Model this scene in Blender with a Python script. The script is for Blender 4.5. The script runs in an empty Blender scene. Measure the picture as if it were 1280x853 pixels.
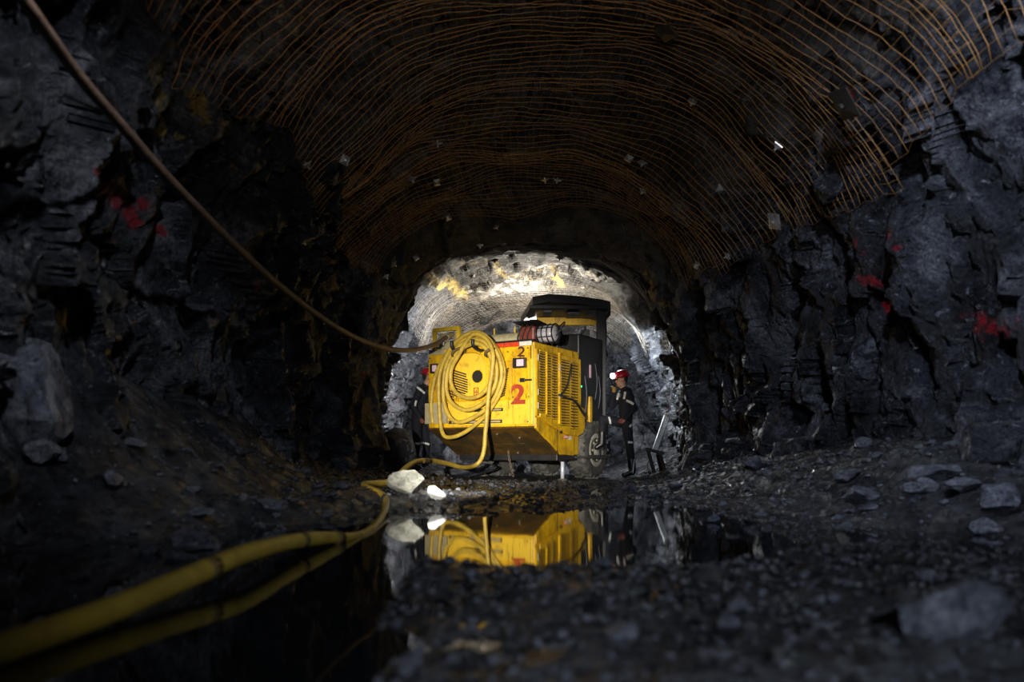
import bpy, bmesh, math, random
import numpy as np
from mathutils import Vector, Matrix, Quaternion
from mathutils.bvhtree import BVHTree

scene = bpy.context.scene
COL = scene.collection
rng = random.Random(7)
nrg = np.random.default_rng(11)

# ------------------------------------------------------------------ camera, world, lights, exposure
FPX, HZ, CAMH = 1000.0, 565.0, 0.48        # focal length in px, horizon row, camera height


def P(px, py, Y):
    return Vector(((px - 640.0) * Y / FPX, Y, CAMH + (HZ - py) * Y / FPX))


cam = bpy.data.cameras.new('camera')
cam.sensor_width = 36.0
cam.lens = FPX / 1280 * 36.0
cam.shift_y = (HZ - 426.5) / 1280.0
cam.clip_start = 0.05
cam.dof.use_dof = True
cam.dof.focus_distance = 13.0
cam.dof.aperture_fstop = 1.25
camo = bpy.data.objects.new('camera', cam)
camo.location = (0, 0, CAMH)
camo.rotation_euler = (math.pi / 2, 0, 0)
COL.objects.link(camo)
scene.camera = camo

world = bpy.data.worlds.new('world')
scene.world = world
world.use_nodes = True
world.node_tree.nodes['Background'].inputs[0].default_value = (0.55, 0.65, 0.9, 1)
world.node_tree.nodes['Background'].inputs[1].default_value = 0.004

vs = scene.view_settings
vs.view_transform = 'Standard'
vs.look = 'None'
vs.gamma = 1.0
vs.use_curve_mapping = False
vs.exposure = 0.0


def lamp(name, kind, loc, target, energy, color, size_deg=60, blend=0.5, radius=0.05):
    l = bpy.data.lights.new(name, kind)
    l.energy = energy
    l.color = color
    if kind == 'SPOT':
        l.spot_size = math.radians(size_deg)
        l.spot_blend = blend
    l.shadow_soft_size = radius
    o = bpy.data.objects.new(name, l)
    o.location = loc
    if target is not None:
        d = Vector(target) - Vector(loc)
        o.rotation_euler = d.to_track_quat('-Z', 'Y').to_euler()
    COL.objects.link(o)
    return o


# cap lamp beam, then unseen fill spots added for walls, roof and floor
lamp('cap_lamp_beam', 'SPOT', (-1.7, -0.6, 0.90), P(638, 514, 13.5), 13800, (1.0, 0.95, 0.86), 17.0, 1.0, 0.06)
lamp('wall_fill_right', 'SPOT', (1.35, 2.6, 3.3), (3.5, 6.3, 1.1), 560, (0.70, 0.80, 1.0), 80, 0.9, 0.05)
lamp('wall_fill_left', 'SPOT', (-0.9, 2.4, 3.3), (-2.8, 5.3, 0.9), 190, (0.82, 0.88, 1.0), 62, 0.9, 0.05)
lamp('roof_fill', 'SPOT', (0.3, 0.4, 1.9), (0.4, 5.2, 4.8), 260, (1.0, 0.91, 0.80), 80, 0.9, 0.08)
lamp('floor_fill', 'SPOT', (0.9, -1.6, 1.5), (0.9, 3.0, 0.0), 420, (0.74, 0.84, 1.0), 62, 0.9, 0.05)
# unseen spot placed above the frame to throw the pool of light
lamp('pool_spot', 'SPOT', (-0.5, 4.3, 3.1), (-0.62, 7.45, 0.1), 4600, (1.0, 0.97, 0.88), 14, 0.9, 0.04)
# rig work light behind the canopy; left, right and side spots are added fill
lamp('rig_light_roof', 'SPOT', (0.55, 17.0, 2.85), (0.25, 17.4, 4.4), 480, (1.0, 0.93, 0.80), 170, 0.25, 0.10)
lamp('chamber_fill_left', 'SPOT', (-0.9, 15.9, 2.45), (-2.6, 16.5, 2.3), 320, (0.95, 0.97, 1.0), 165, 0.3, 0.10)
lamp('chamber_fill_right', 'SPOT', (2.0, 16.9, 2.6), (3.0, 17.6, 1.6), 280, (0.82, 0.91, 1.0), 178, 0.2, 0.10)
lamp('chamber_fill_side', 'SPOT', (1.83, 15.70, 2.78), (3.0, 14.5, 0.6), 300, (0.90, 0.95, 1.0), 118, 0.6, 0.05)

# ------------------------------------------------------------------ numpy noise


def _hash(ix, iy, iz, seed):
    h = (ix.astype(np.int64) * 374761393 + iy.astype(np.int64) * 668265263
         + iz.astype(np.int64) * 2147483647 + seed * 974711) & 0xFFFFFFFF
    h = ((h ^ (h >> 13)) * 1274126177) & 0xFFFFFFFF
    h = ((h ^ (h >> 16)) * 2246822519) & 0xFFFFFFFF
    h = (h ^ (h >> 15)) & 0xFFFFFF
    return h / float(0xFFFFFF)


def vnoise(p, seed=0):
    f = np.floor(p)
    t = p - f
    t = t * t * (3 - 2 * t)
    i = f.astype(np.int64)
    r = 0
    for dx in (0, 1):
        wx = t[:, 0] if dx else 1 - t[:, 0]
        for dy in (0, 1):
            wy = t[:, 1] if dy else 1 - t[:, 1]
            for dz in (0, 1):
                wz = t[:, 2] if dz else 1 - t[:, 2]
                r = r + wx * wy * wz * _hash(i[:, 0] + dx, i[:, 1] + dy, i[:, 2] + dz, seed)
    return r * 2 - 1


def fbm(p, octv=4, seed=0, gain=0.5):
    a, s, r = 1.0, 1.0, 0
    for k in range(octv):
        r = r + a * vnoise(p * s, seed + k * 17)
        a *= gain
        s *= 2.03
    return r


def facet(p, scale, seed, tilt=0.8):
    q = p / np.asarray(scale)
    q = q + 0.22 * np.stack([vnoise(q * 1.7, seed + 5), vnoise(q * 1.7, seed + 6), vnoise(q * 1.7, seed + 7)], 1)
    c = np.floor(q).astype(np.int64)
    best = np.full(len(q), 1e9)
    val = np.zeros(len(q))
    for dx in (-1, 0, 1):
        for dy in (-1, 0, 1):
            for dz in (-1, 0, 1):
                i = c + np.array([dx, dy, dz])
                h = [_hash(i[:, 0], i[:, 1], i[:, 2], seed + 31 * k) for k in range(7)]
                v = q - (i + np.stack(h[:3], 1))
                d = (v * v).sum(1)
                g = np.stack(h[3:6], 1) * 2 - 1
                m = (h[6] * 2 - 1) + tilt * (g * v).sum(1)
                s = d < best
                best = np.where(s, d, best)
                val = np.where(s, m, val)
    return val


def sstep(a, b, x):
    t = np.clip((x - a) / (b - a), 0, 1)
    return t * t * (3 - 2 * t)


# ------------------------------------------------------------------ materials
MATS = {}


def nodes_of(name):
    m = bpy.data.materials.new(name)
    m.use_nodes = True
    nt = m.node_tree
    b = nt.nodes['Principled BSDF']
    return m, nt, b


def mat(name, color, rough=0.6, metal=0.0, dirt=None, dirt_amt=0.5, dirt_scale=4.0, bump=0.0, bump_scale=60.0, emit=None, spec=0.5,
        rust=None, rust_lo=0.6):
    m, nt, b = nodes_of(name)
    N, L = nt.nodes, nt.links
    b.inputs['Base Color'].default_value = (*color, 1)
    b.inputs['Roughness'].default_value = rough
    b.inputs['Metallic'].default_value = metal
    b.inputs['Specular IOR Level'].default_value = spec
    tc = N.new('ShaderNodeTexCoord')
    if dirt is not None:
        n = N.new('ShaderNodeTexNoise')
        n.inputs['Scale'].default_value = dirt_scale
        n.inputs['Detail'].default_value = 8
        n.inputs['Roughness'].default_value = 0.7
        L.new(tc.outputs['Object'], n.inputs['Vector'])
        r = N.new('ShaderNodeValToRGB')
        r.color_ramp.elements[0].position = 0.62 - 0.3 * dirt_amt
        r.color_ramp.elements[1].position = 0.75
        r.color_ramp.elements[0].color = (*color, 1)
        r.color_ramp.elements[1].color = (*dirt, 1)
        L.new(n.outputs['Fac'], r.inputs['Fac'])
        out = r.outputs['Color']
        if rust is not None:
            mp = N.new('ShaderNodeMapping')
            mp.inputs['Scale'].default_value = (9, 9, 1.2)
            L.new(tc.outputs['Object'], mp.inputs['Vector'])
            n2 = N.new('ShaderNodeTexNoise')
            n2.inputs['Scale'].default_value = 2.2
            n2.inputs['Detail'].default_value = 6
            n2.inputs['Roughness'].default_value = 0.75
            L.new(mp.outputs['Vector'], n2.inputs['Vector'])
            r2 = N.new('ShaderNodeValToRGB')
            r2.color_ramp.elements[0].position = rust_lo
            r2.color_ramp.elements[1].position = rust_lo + 0.16
            r2.color_ramp.elements[0].color = (0, 0, 0, 1)
            r2.color_ramp.elements[1].color = (1, 1, 1, 1)
            L.new(n2.outputs['Fac'], r2.inputs['Fac'])
            mx = N.new('ShaderNodeMix')
            mx.data_type = 'RGBA'
            L.new(r2.outputs['Color'], mx.inputs[0])
            L.new(out, mx.inputs[6])
            mx.inputs[7].default_value = (*rust, 1)
            out = mx.outputs[2]
        L.new(out, b.inputs['Base Color'])
    if bump > 0:
        n3 = N.new('ShaderNodeTexNoise')
        n3.inputs['Scale'].default_value = bump_scale
        n3.inputs['Detail'].default_value = 5
        L.new(tc.outputs['Object'], n3.inputs['Vector'])
        bp = N.new('ShaderNodeBump')
        bp.inputs['Strength'].default_value = bump
        bp.inputs['Distance'].default_value = 0.02
        L.new(n3.outputs['Fac'], bp.inputs['Height'])
        L.new(bp.outputs['Normal'], b.inputs['Normal'])
    if emit:
        b.inputs['Emission Color'].default_value = (*emit[0], 1)
        b.inputs['Emission Strength'].default_value = emit[1]
    MATS[name] = m
    return m


def rock_mat(name, c_dark, c_mid, c_light, rough=(0.38, 0.75), scale=1.0, attrs=False, bump=0.55, veins=True):
    m, nt, b = nodes_of(name)
    N, L = nt.nodes, nt.links
    tc = N.new('ShaderNodeTexCoord')
    geo = N.new('ShaderNodeNewGeometry')
    src = tc.outputs['Object']

    def noise(s, det, ro, dist=0.0):
        n = N.new('ShaderNodeTexNoise')
        n.inputs['Scale'].default_value = s * scale
        n.inputs['Detail'].default_value = det
        n.inputs['Roughness'].default_value = ro
        n.inputs['Distortion'].default_value = dist
        L.new(src, n.inputs['Vector'])
        return n
    n1 = noise(1.1, 9, 0.72, 0.6)
    r = N.new('ShaderNodeValToRGB')
    e = r.color_ramp.elements
    e[0].position, e[0].color = 0.36, (*c_dark, 1)
    e[1].position, e[1].color = 0.66, (*c_light, 1)
    k = e.new(0.5)
    k.color = (*c_mid, 1)
    L.new(n1.outputs['Fac'], r.inputs['Fac'])
    out = r.outputs['Color']
    if veins:
        n5 = noise(7.0, 8, 0.8, 1.2)
        r5 = N.new('ShaderNodeValToRGB')
        r5.color_ramp.elements[0].position = 0.58
        r5.color_ramp.elements[1].position = 0.70
        L.new(n5.outputs['Fac'], r5.inputs['Fac'])
        mx = N.new('ShaderNodeMix')
        mx.data_type = 'RGBA'
        L.new(r5.outputs['Color'], mx.inputs[0])
        L.new(out, mx.inputs[6])
        mx.inputs[7].default_value = (*[min(1, v * 1.9) for v in c_light], 1)
        out = mx.outputs[2]
        n6 = noise(3.1, 6, 0.7, 0.4)
        r6 = N.new('ShaderNodeValToRGB')
        r6.color_ramp.elements[0].position = 0.52
        r6.color_ramp.elements[1].position = 0.66
        L.new(n6.outputs['Fac'], r6.inputs['Fac'])
        mx6 = N.new('ShaderNodeMix')
        mx6.data_type = 'RGBA'
        L.new(r6.outputs['Color'], mx6.inputs[0])
        L.new(out, mx6.inputs[6])
        mx6.inputs[7].default_value = (*[v * 0.35 for v in c_dark], 1)
        out = mx6.outputs[2]
    if attrs:
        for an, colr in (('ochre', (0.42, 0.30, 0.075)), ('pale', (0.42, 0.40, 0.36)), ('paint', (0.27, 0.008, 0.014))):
            at = N.new('ShaderNodeAttribute')
            at.attribute_name = an
            nn = noise(9.0 if an != 'pale' else 5.0, 6, 0.75)
            ad = N.new('ShaderNodeMath')
            ad.operation = 'MULTIPLY_ADD'
            L.new(nn.outputs['Fac'], ad.inputs[0])
            ad.inputs[1].default_value = 2.6
            ad.inputs[2].default_value = -1.3
            sm = N.new('ShaderNodeMath')
            sm.operation = 'ADD'
            L.new(at.outputs['Fac'], sm.inputs[0])
            L.new(ad.outputs[0], sm.inputs[1])
            mr = N.new('ShaderNodeMapRange')
            mr.interpolation_type = 'SMOOTHSTEP'
            mr.inputs['From Min'].default_value = 0.50
            mr.inputs['From Max'].default_value = 0.95
            mr.inputs['To Max'].default_value = 0.85
            L.new(sm.outputs[0], mr.inputs['Value'])
            mu = N.new('ShaderNodeMath')
            mu.operation = 'MULTIPLY'
            gt = N.new('ShaderNodeMath')
            gt.operation = 'GREATER_THAN'
            gt.inputs[1].default_value = 0.03
            L.new(at.outputs['Fac'], gt.inputs[0])
            L.new(mr.outputs[0], mu.inputs[0])
            L.new(gt.outputs[0], mu.inputs[1])
            mx = N.new('ShaderNodeMix')
            mx.data_type = 'RGBA'
            L.new(mu.outputs[0], mx.inputs[0])
            L.new(out, mx.inputs[6])
            mx.inputs[7].default_value = (*colr, 1)
            out = mx.outputs[2]
    ns = noise(34, 5, 0.8)
    rs = N.new('ShaderNodeMapRange')
    rs.inputs['From Min'].default_value = 0.30
    rs.inputs['From Max'].default_value = 0.72
    rs.inputs['To Min'].default_value = 0.2
    rs.inputs['To Max'].default_value = 2.3
    L.new(ns.outputs['Fac'], rs.inputs['Value'])
    mv = N.new('ShaderNodeMix')
    mv.data_type = 'RGBA'
    mv.blend_type = 'MULTIPLY'
    mv.inputs[0].default_value = 1.0
    L.new(out, mv.inputs[6])
    L.new(rs.outputs[0], mv.inputs[7])
    out = mv.outputs[2]
    L.new(out, b.inputs['Base Color'])
    n2 = noise(2.3, 5, 0.6)
    mr = N.new('ShaderNodeMapRange')
    mr.inputs['From Min'].default_value = 0.4
    mr.inputs['From Max'].default_value = 0.62
    mr.inputs['To Min'].default_value = rough[0]
    mr.inputs['To Max'].default_value = rough[1]
    L.new(n2.outputs['Fac'], mr.inputs['Value'])
    L.new(mr.outputs[0], b.inputs['Roughness'])
    n3 = noise(26, 8, 0.7)
    n4 = noise(6, 6, 0.65, 0.5)
    ad = N.new('ShaderNodeMath')
    ad.operation = 'MULTIPLY_ADD'
    L.new(n4.outputs['Fac'], ad.inputs[0])
    ad.inputs[1].default_value = 2.2
    L.new(n3.outputs['Fac'], ad.inputs[2])
    bp = N.new('ShaderNodeBump')
    bp.inputs['Strength'].default_value = bump
    bp.inputs['Distance'].default_value = 0.06
    L.new(ad.outputs[0], bp.inputs['Height'])
    L.new(bp.outputs['Normal'], b.inputs['Normal'])
    MATS[name] = m
    return m


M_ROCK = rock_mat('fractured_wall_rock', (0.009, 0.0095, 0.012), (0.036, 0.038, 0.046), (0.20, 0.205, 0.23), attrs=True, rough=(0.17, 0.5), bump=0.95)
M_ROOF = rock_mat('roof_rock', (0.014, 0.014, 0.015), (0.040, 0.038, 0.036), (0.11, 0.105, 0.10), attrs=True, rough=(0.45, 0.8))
M_FLOOR = rock_mat('wet_muck', (0.008, 0.008, 0.009), (0.022, 0.022, 0.025), (0.060, 0.060, 0.066), rough=(0.10, 0.4), scale=3.0, bump=0.7)
M_STONE = rock_mat('loose_stone', (0.024, 0.026, 0.033), (0.075, 0.080, 0.096), (0.19, 0.195, 0.225), rough=(0.16, 0.5), scale=4.0, bump=0.5)
M_GRAVEL = rock_mat('wet_gravel', (0.014, 0.015, 0.018), (0.042, 0.044, 0.052), (0.15, 0.155, 0.175), rough=(0.07, 0.3), scale=9.0, bump=0.4)
M_PALE = rock_mat('pale_stone', (0.07, 0.07, 0.058), (0.15, 0.148, 0.125), (0.25, 0.245, 0.21), rough=(0.5, 0.8), scale=4.0, bump=0.6, veins=False)
M_WHITE = rock_mat('white_stone', (0.7, 0.7, 0.66), (0.82, 0.82, 0.78), (0.9, 0.9, 0.87), rough=(0.5, 0.7), scale=4.0, bump=0.4, veins=False)  # near-white base colours for one small stone

mat('rig_yellow', (0.82, 0.48, 0.006), 0.42, dirt=(0.30, 0.13, 0.012), dirt_amt=0.6, dirt_scale=3.5, rust=(0.07, 0.030, 0.008), rust_lo=0.53)
mat('rig_yellow_light', (0.82, 0.53, 0.035), 0.45, dirt=(0.36, 0.20, 0.03), dirt_amt=0.3, dirt_scale=6, rust=(0.10, 0.045, 0.01), rust_lo=0.58)
mat('rig_belly', (0.055, 0.038, 0.014), 0.3, dirt=(0.20, 0.085, 0.012), dirt_amt=0.6, dirt_scale=3.0, rust=(0.02, 0.014, 0.006), rust_lo=0.55)
mat('rig_pale_dirt', (0.42, 0.36, 0.20), 0.7, dirt=(0.20, 0.16, 0.08), dirt_amt=0.6, dirt_scale=9)
mat('rig_black', (0.012, 0.012, 0.013), 0.45, dirt=(0.03, 0.025, 0.02), dirt_amt=0.5)
mat('rig_dark_grey', (0.08, 0.088, 0.105), 0.5, dirt=(0.02, 0.02, 0.022), dirt_amt=0.5)
mat('slot_black', (0.010, 0.008, 0.005), 0.8)
mat('slot_brown', (0.045, 0.020, 0.008), 0.8)
mat('red_paint', (0.36, 0.035, 0.010), 0.6, dirt=(0.66, 0.16, 0.02), dirt_amt=0.3, dirt_scale=12)
mat('dark_red_paint', (0.085, 0.016, 0.006), 0.6)
mat('reflector_red', (0.70, 0.06, 0.02), 0.35, dirt=(0.35, 0.05, 0.02), dirt_amt=0.5, dirt_scale=15)
mat('reflector_white', (0.75, 0.72, 0.62), 0.35, dirt=(0.40, 0.36, 0.25), dirt_amt=0.4, dirt_scale=20)
mat('lens_pink', (0.80, 0.50, 0.60), 0.2, dirt=(0.75, 0.7, 0.6), dirt_amt=0.5, dirt_scale=8)
mat('lamp_red_brown', (0.22, 0.045, 0.03), 0.35, dirt=(0.10, 0.03, 0.02), dirt_amt=0.5, dirt_scale=8)
mat('lamp_glass', (0.55, 0.52, 0.55), 0.25, dirt=(0.25, 0.22, 0.22), dirt_amt=0.6, dirt_scale=18)
mat('chrome', (0.85, 0.86, 0.9), 0.3, 0.3)
mat('steel_rust', (0.17, 0.13, 0.09), 0.6, 0.4, dirt=(0.05, 0.03, 0.02), dirt_amt=0.5, dirt_scale=20)
mat('tyre_rubber', (0.05, 0.05, 0.045), 0.7, dirt=(0.20, 0.18, 0.15), dirt_amt=0.65, dirt_scale=7, bump=0.4, bump_scale=25)
mat('hub_mud', (0.45, 0.42, 0.35), 0.8, dirt=(0.11, 0.10, 0.08), dirt_amt=0.6, dirt_scale=6, bump=0.4, bump_scale=20)
mat('green_led', (0.02, 0.5, 0.1), 0.4, emit=((0.05, 1.0, 0.25), 3.0))
mat('work_lamp_lit', (1, 0.95, 0.85), 0.4, emit=((1.0, 0.93, 0.8), 12.0))
mat('cap_lamp_lit', (1, 1, 1), 0.4, emit=((0.85, 0.93, 1.0), 25.0))
mat('hose_yellow', (0.60, 0.41, 0.05), 0.45, dirt=(0.26, 0.16, 0.035), dirt_amt=0.6, dirt_scale=7, bump=0.25, bump_scale=40)
mat('hose_tape', (0.16, 0.10, 0.03), 0.7, dirt=(0.05, 0.035, 0.02), dirt_amt=0.5, dirt_scale=20)
mat('hose_brown', (0.20, 0.125, 0.085), 0.6, dirt=(0.10, 0.055, 0.035), dirt_amt=0.7, dirt_scale=5, bump=0.4, bump_scale=30)
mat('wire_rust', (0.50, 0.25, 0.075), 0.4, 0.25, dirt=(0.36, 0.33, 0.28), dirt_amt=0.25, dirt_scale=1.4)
mat('wire_lit', (0.50, 0.44, 0.36), 0.5, 0.2, dirt=(0.40, 0.25, 0.12), dirt_amt=0.3, dirt_scale=1.4)  # paler copy of the wire colour, brightness of the lit end painted in
mat('plate_dark', (0.05, 0.045, 0.04), 0.5, 0.6, dirt=(0.10, 0.07, 0.05), dirt_amt=0.5)
mat('plate_shiny', (0.72, 0.74, 0.76), 0.33, 0.7, dirt=(0.35, 0.3, 0.25), dirt_amt=0.35, dirt_scale=14)
mat('navy_cloth', (0.008, 0.010, 0.017), 0.85, dirt=(0.018, 0.018, 0.02), dirt_amt=0.5, dirt_scale=8, bump=0.5, bump_scale=18)
mat('boot_rubber', (0.008, 0.008, 0.008), 0.35)
mat('skin', (0.50, 0.27, 0.17), 0.5)
mat('glove', (0.40, 0.22, 0.05), 0.8)
mat('bare_hand', (0.30, 0.10, 0.07), 0.5)
mat('helmet_red', (0.38, 0.012, 0.02), 0.3)
mat('tape_silver', (0.88, 0.88, 0.84), 0.35, 0.0)
mat('hair_dark', (0.02, 0.014, 0.01), 0.7)
mat('eye_dark', (0.01, 0.01, 0.01), 0.2)
mat('bar_white', (0.90, 0.90, 0.87), 0.4, 0.0, dirt=(0.4, 0.4, 0.36), dirt_amt=0.3, dirt_scale=10)
mat('stand_dark', (0.018, 0.015, 0.012), 0.6, dirt=(0.05, 0.03, 0.02), dirt_amt=0.5)

# water: dark, murky, mirror-like with a faint ripple
mw, ntw, bw = nodes_of('puddle_water')
bw.inputs['Base Color'].default_value = (0.006, 0.007, 0.008, 1)
bw.inputs['Roughness'].default_value = 0.035
bw.inputs['IOR'].default_value = 1.33
_tc = ntw.nodes.new('ShaderNodeTexCoord')
_n = ntw.nodes.new('ShaderNodeTexNoise')
_n.inputs['Scale'].default_value = 3.0
_n.inputs['Detail'].default_value = 2
ntw.links.new(_tc.outputs['Object'], _n.inputs['Vector'])
_b = ntw.nodes.new('ShaderNodeBump')
_b.inputs['Strength'].default_value = 0.05
_b.inputs['Distance'].default_value = 0.01
ntw.links.new(_n.outputs['Fac'], _b.inputs['Height'])
ntw.links.new(_b.outputs['Normal'], bw.inputs['Normal'])
MATS['puddle_water'] = mw

# ------------------------------------------------------------------ object helpers


def link_mesh(name, me, material=None, parent=None, smooth=False):
    if material is not None:
        me.materials.append(MATS[material] if isinstance(material, str) else material)
    if smooth:
        me.polygons.foreach_set('use_smooth', [True] * len(me.polygons))
    o = bpy.data.objects.new(name, me)
    COL.objects.link(o)
    if parent is not None:
        o.parent = parent
    return o


def np_mesh(name, V, F):
    me = bpy.data.meshes.new(name)
    V = np.asarray(V, dtype=np.float32)
    F = np.asarray(F, dtype=np.int32)
    k = F.shape[1]
    me.vertices.add(len(V))
    me.vertices.foreach_set('co', V.ravel())
    me.loops.add(F.size)
    me.loops.foreach_set('vertex_index', F.ravel())
    me.polygons.add(len(F))
    me.polygons.foreach_set('loop_start', np.arange(0, F.size, k, dtype=np.int32))
    me.update(calc_edges=True)
    me.validate()
    return me


def tag(o, label=None, cat=None, group=None, kind=None):
    if label:
        o['label'] = label
    if cat:
        o['category'] = cat
    if group:
        o['group'] = group
    if kind:
        o['kind'] = kind
    return o


def empty(name, loc=(0, 0, 0), rz=0.0):
    o = bpy.data.objects.new(name, None)
    o.empty_display_size = 0.1
    o.location = loc
    o.rotation_euler = (0, 0, rz)
    COL.objects.link(o)
    return o


def catmull(pts, n=6):
    pts = [np.array(p, float) for p in pts]
    out = []
    for i in range(len(pts) - 1):
        p0 = pts[max(i - 1, 0)]
        p1, p2 = pts[i], pts[i + 1]
        p3 = pts[min(i + 2, len(pts) - 1)]
        for k in range(n):
            t = k / n
            out.append(0.5 * ((2 * p1) + (-p0 + p2) * t + (2 * p0 - 5 * p1 + 4 * p2 - p3) * t * t + (-p0 + 3 * p1 - 3 * p2 + p3) * t ** 3))
    out.append(pts[-1])
    return out


class MB:
    def __init__(s):
        s.v, s.f = [], []

    def add(s, vs_, fs_):
        o = len(s.v)
        s.v += [tuple(v) for v in vs_]
        s.f += [tuple(i + o for i in f) for f in fs_]
        return s

    def box(s, lo, hi):
        x0, y0, z0 = lo
        x1, y1, z1 = hi
        return s.add([(x0, y0, z0), (x1, y0, z0), (x1, y1, z0), (x0, y1, z0), (x0, y0, z1), (x1, y0, z1), (x1, y1, z1), (x0, y1, z1)],
                     [(0, 3, 2, 1), (4, 5, 6, 7), (0, 1, 5, 4), (1, 2, 6, 5), (2, 3, 7, 6), (3, 0, 4, 7)])

    def bar(s, p0, p1, w, h, up=(0, 0, 1)):
        p0, p1 = Vector(p0), Vector(p1)
        d = (p1 - p0).normalized()
        u = Vector(up)
        a = d.cross(u)
        if a.length < 1e-4:
            a = d.cross(Vector((1, 0, 0)))
        a.normalize()
        b = a.cross(d).normalized()
        vs_ = []
        for p in (p0, p1):
            for sx, sy in ((-1, -1), (1, -1), (1, 1), (-1, 1)):
                vs_.append(p + a * (sx * w / 2) + b * (sy * h / 2))
        return s.add(vs_, [(0, 1, 2, 3), (7, 6, 5, 4), (0, 4, 5, 1), (1, 5, 6, 2), (2, 6, 7, 3), (3, 7, 4, 0)])

    def prism(s, poly, x0, x1):
        """poly: list of (y, z) counter-clockwise seen from +x; extruded along x"""
        n = len(poly)
        vs_ = [(x0, y, z) for y, z in poly] + [(x1, y, z) for y, z in poly]
        fs_ = [tuple(range(n - 1, -1, -1)), tuple(range(n, 2 * n))]
        for i in range(n):
            j = (i + 1) % n
            fs_.append((i, j, n + j, n + i))
        return s.add(vs_, fs_)

    def cyl(s, p0, p1, r0, r1=None, n=16):
        return s.tube([p0, p1], [r0, r0 if r1 is None else r1], n)

    def tube(s, pts, radii, n=8, caps=True):
        pts = [Vector(p) for p in pts]
        if not hasattr(radii, '__len__'):
            radii = [radii] * len(pts)
        t0 = (pts[1] - pts[0]).normalized()
        u = t0.orthogonal().normalized()
        vs_, fs_ = [], []
        prev = t0
        for i, p in enumerate(pts):
            if i == 0:
                t = t0
            elif i == len(pts) - 1:
                t = (pts[i] - pts[i - 1]).normalized()
            else:
                t = (pts[i + 1] - pts[i - 1])
                t = t.normalized() if t.length > 1e-9 else prev
            q = prev.rotation_difference(t)
            u = q @ u
            u = (u - t * u.dot(t)).normalized()
            w = t.cross(u)
            prev = t
            for k in range(n):
                a = 2 * math.pi * k / n
                vs_.append(p + (u * math.cos(a) + w * math.sin(a)) * radii[i])
        m = len(pts)
        for i in range(m - 1):
            for k in range(n):
                k2 = (k + 1) % n
                fs_.append((i * n + k, i * n + k2, (i + 1) * n + k2, (i + 1) * n + k))
        if caps:
            fs_.append(tuple(range(n - 1, -1, -1)))
            fs_.append(tuple((m - 1) * n + k for k in range(n)))
        return s.add(vs_, fs_)

    def lathe(s, prof, origin, axis='x', n=32):
        """prof: list of (along, radius); revolved about axis through origin"""
        o = Vector(origin)
        vs_, fs_ = [], []
        for a, r in prof:
            for k in range(n):
                t = 2 * math.pi * k / n
                c, d = r * math.cos(t), r * math.sin(t)
                v = Vector((a, c, d)) if axis == 'x' else (Vector((c, a, d)) if axis == 'y' else Vector((c, d, a)))
                vs_.append(o + v)
        for i in range(len(prof) - 1):
            for k in range(n):
                k2 = (k + 1) % n
                fs_.append((i * n + k, i * n + k2, (i + 1) * n + k2, (i + 1) * n + k))
        fs_.append(tuple(range(n - 1, -1, -1)))
        fs_.append(tuple((len(prof) - 1) * n + k for k in range(n)))
        return s.add(vs_, fs_)

    def mesh(s, name):
        me = bpy.data.meshes.new(name)
        me.from_pydata(s.v, [], s.f)
        me.update()
        bm = bmesh.new()
        bm.from_mesh(me)
        bmesh.ops.recalc_face_normals(bm, faces=bm.faces)
        bm.to_mesh(me)
        bm.free()
        return me

    def build(s, name, material, parent=None, smooth=False, bevel=0.0):
        o = link_mesh(name, s.mesh(name), material, parent, smooth)
        if bevel > 0:
            md = o.modifiers.new('bevel', 'BEVEL')
            md.width = bevel
            md.segments = 2
            md.limit_method = 'ANGLE'
        return o


# ------------------------------------------------------------------ tunnel shell
CTRL = np.array([
    # Y,    XL,    XR,   crown, power
    [-7.5, -3.1, 3.9, 4.5, 2.5],
    [2.0, -3.0, 3.8, 4.45, 2.5],
    [5.0, -2.85, 3.65, 4.35, 2.5],
    [7.4, -2.55, 3.45, 4.3, 2.5],
    [8.1, -2.55, 3.35, 4.3, 2.5],
    [8.8, -2.95, 3.25, 4.3, 2.6],
    [10.5, -2.95, 3.05, 4.25, 2.6],
    [11.6, -2.65, 2.95, 4.1, 2.8],
    [12.3, -2.14, 2.80, 3.72, 3.0],
    [12.8, -2.16, 2.86, 3.76, 3.0],
    [13.6, -2.30, 3.05, 4.05, 3.0],
    [15.0, -2.55, 3.35, 4.25, 2.9],
    [18.0, -2.6, 3.6, 4.1, 2.7],
    [20.6, -2.4, 3.6, 3.7, 2.5]])


def params(Y):
    Y = np.asarray(Y, float)
    return [np.interp(Y, CTRL[:, 0], CTRL[:, k]) for k in range(1, 5)]


def profile_curve(Y, n):
    """n points along the arch at Y from left foot (z=-0.5) to right foot; returns (n,3) and inward normals"""
    xl, xr, zc, pw = [float(v) for v in params(Y)]
    c, w = (xl + xr) / 2, (xr - xl) / 2
    th = np.linspace(math.pi, 0, 400)
    e = 2.0 / pw
    x = c + w * np.sign(np.cos(th)) * np.abs(np.cos(th)) ** e
    z = zc * np.abs(np.sin(th)) ** e
    x = np.concatenate([[xl], x, [xr]])
    z = np.concatenate([[-0.5], z, [-0.5]])
    s = np.concatenate([[0], np.cumsum(np.hypot(np.diff(x), np.diff(z)))])
    u = np.linspace(0, s[-1], n)
    X, Z = np.interp(u, s, x), np.interp(u, s, z)
    tx, tz = np.gradient(X), np.gradient(Z)
    l = np.hypot(tx, tz) + 1e-9
    nx, nz = tz / l, -tx / l        # inward for left-to-right traversal over the top
    return np.stack([X, np.full(n, Y), Z], 1), np.stack([nx, np.zeros(n), nz], 1), u


def coarse_disp(p):
    return 0.16 * fbm(p / 1.9, 2, 3)


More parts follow.
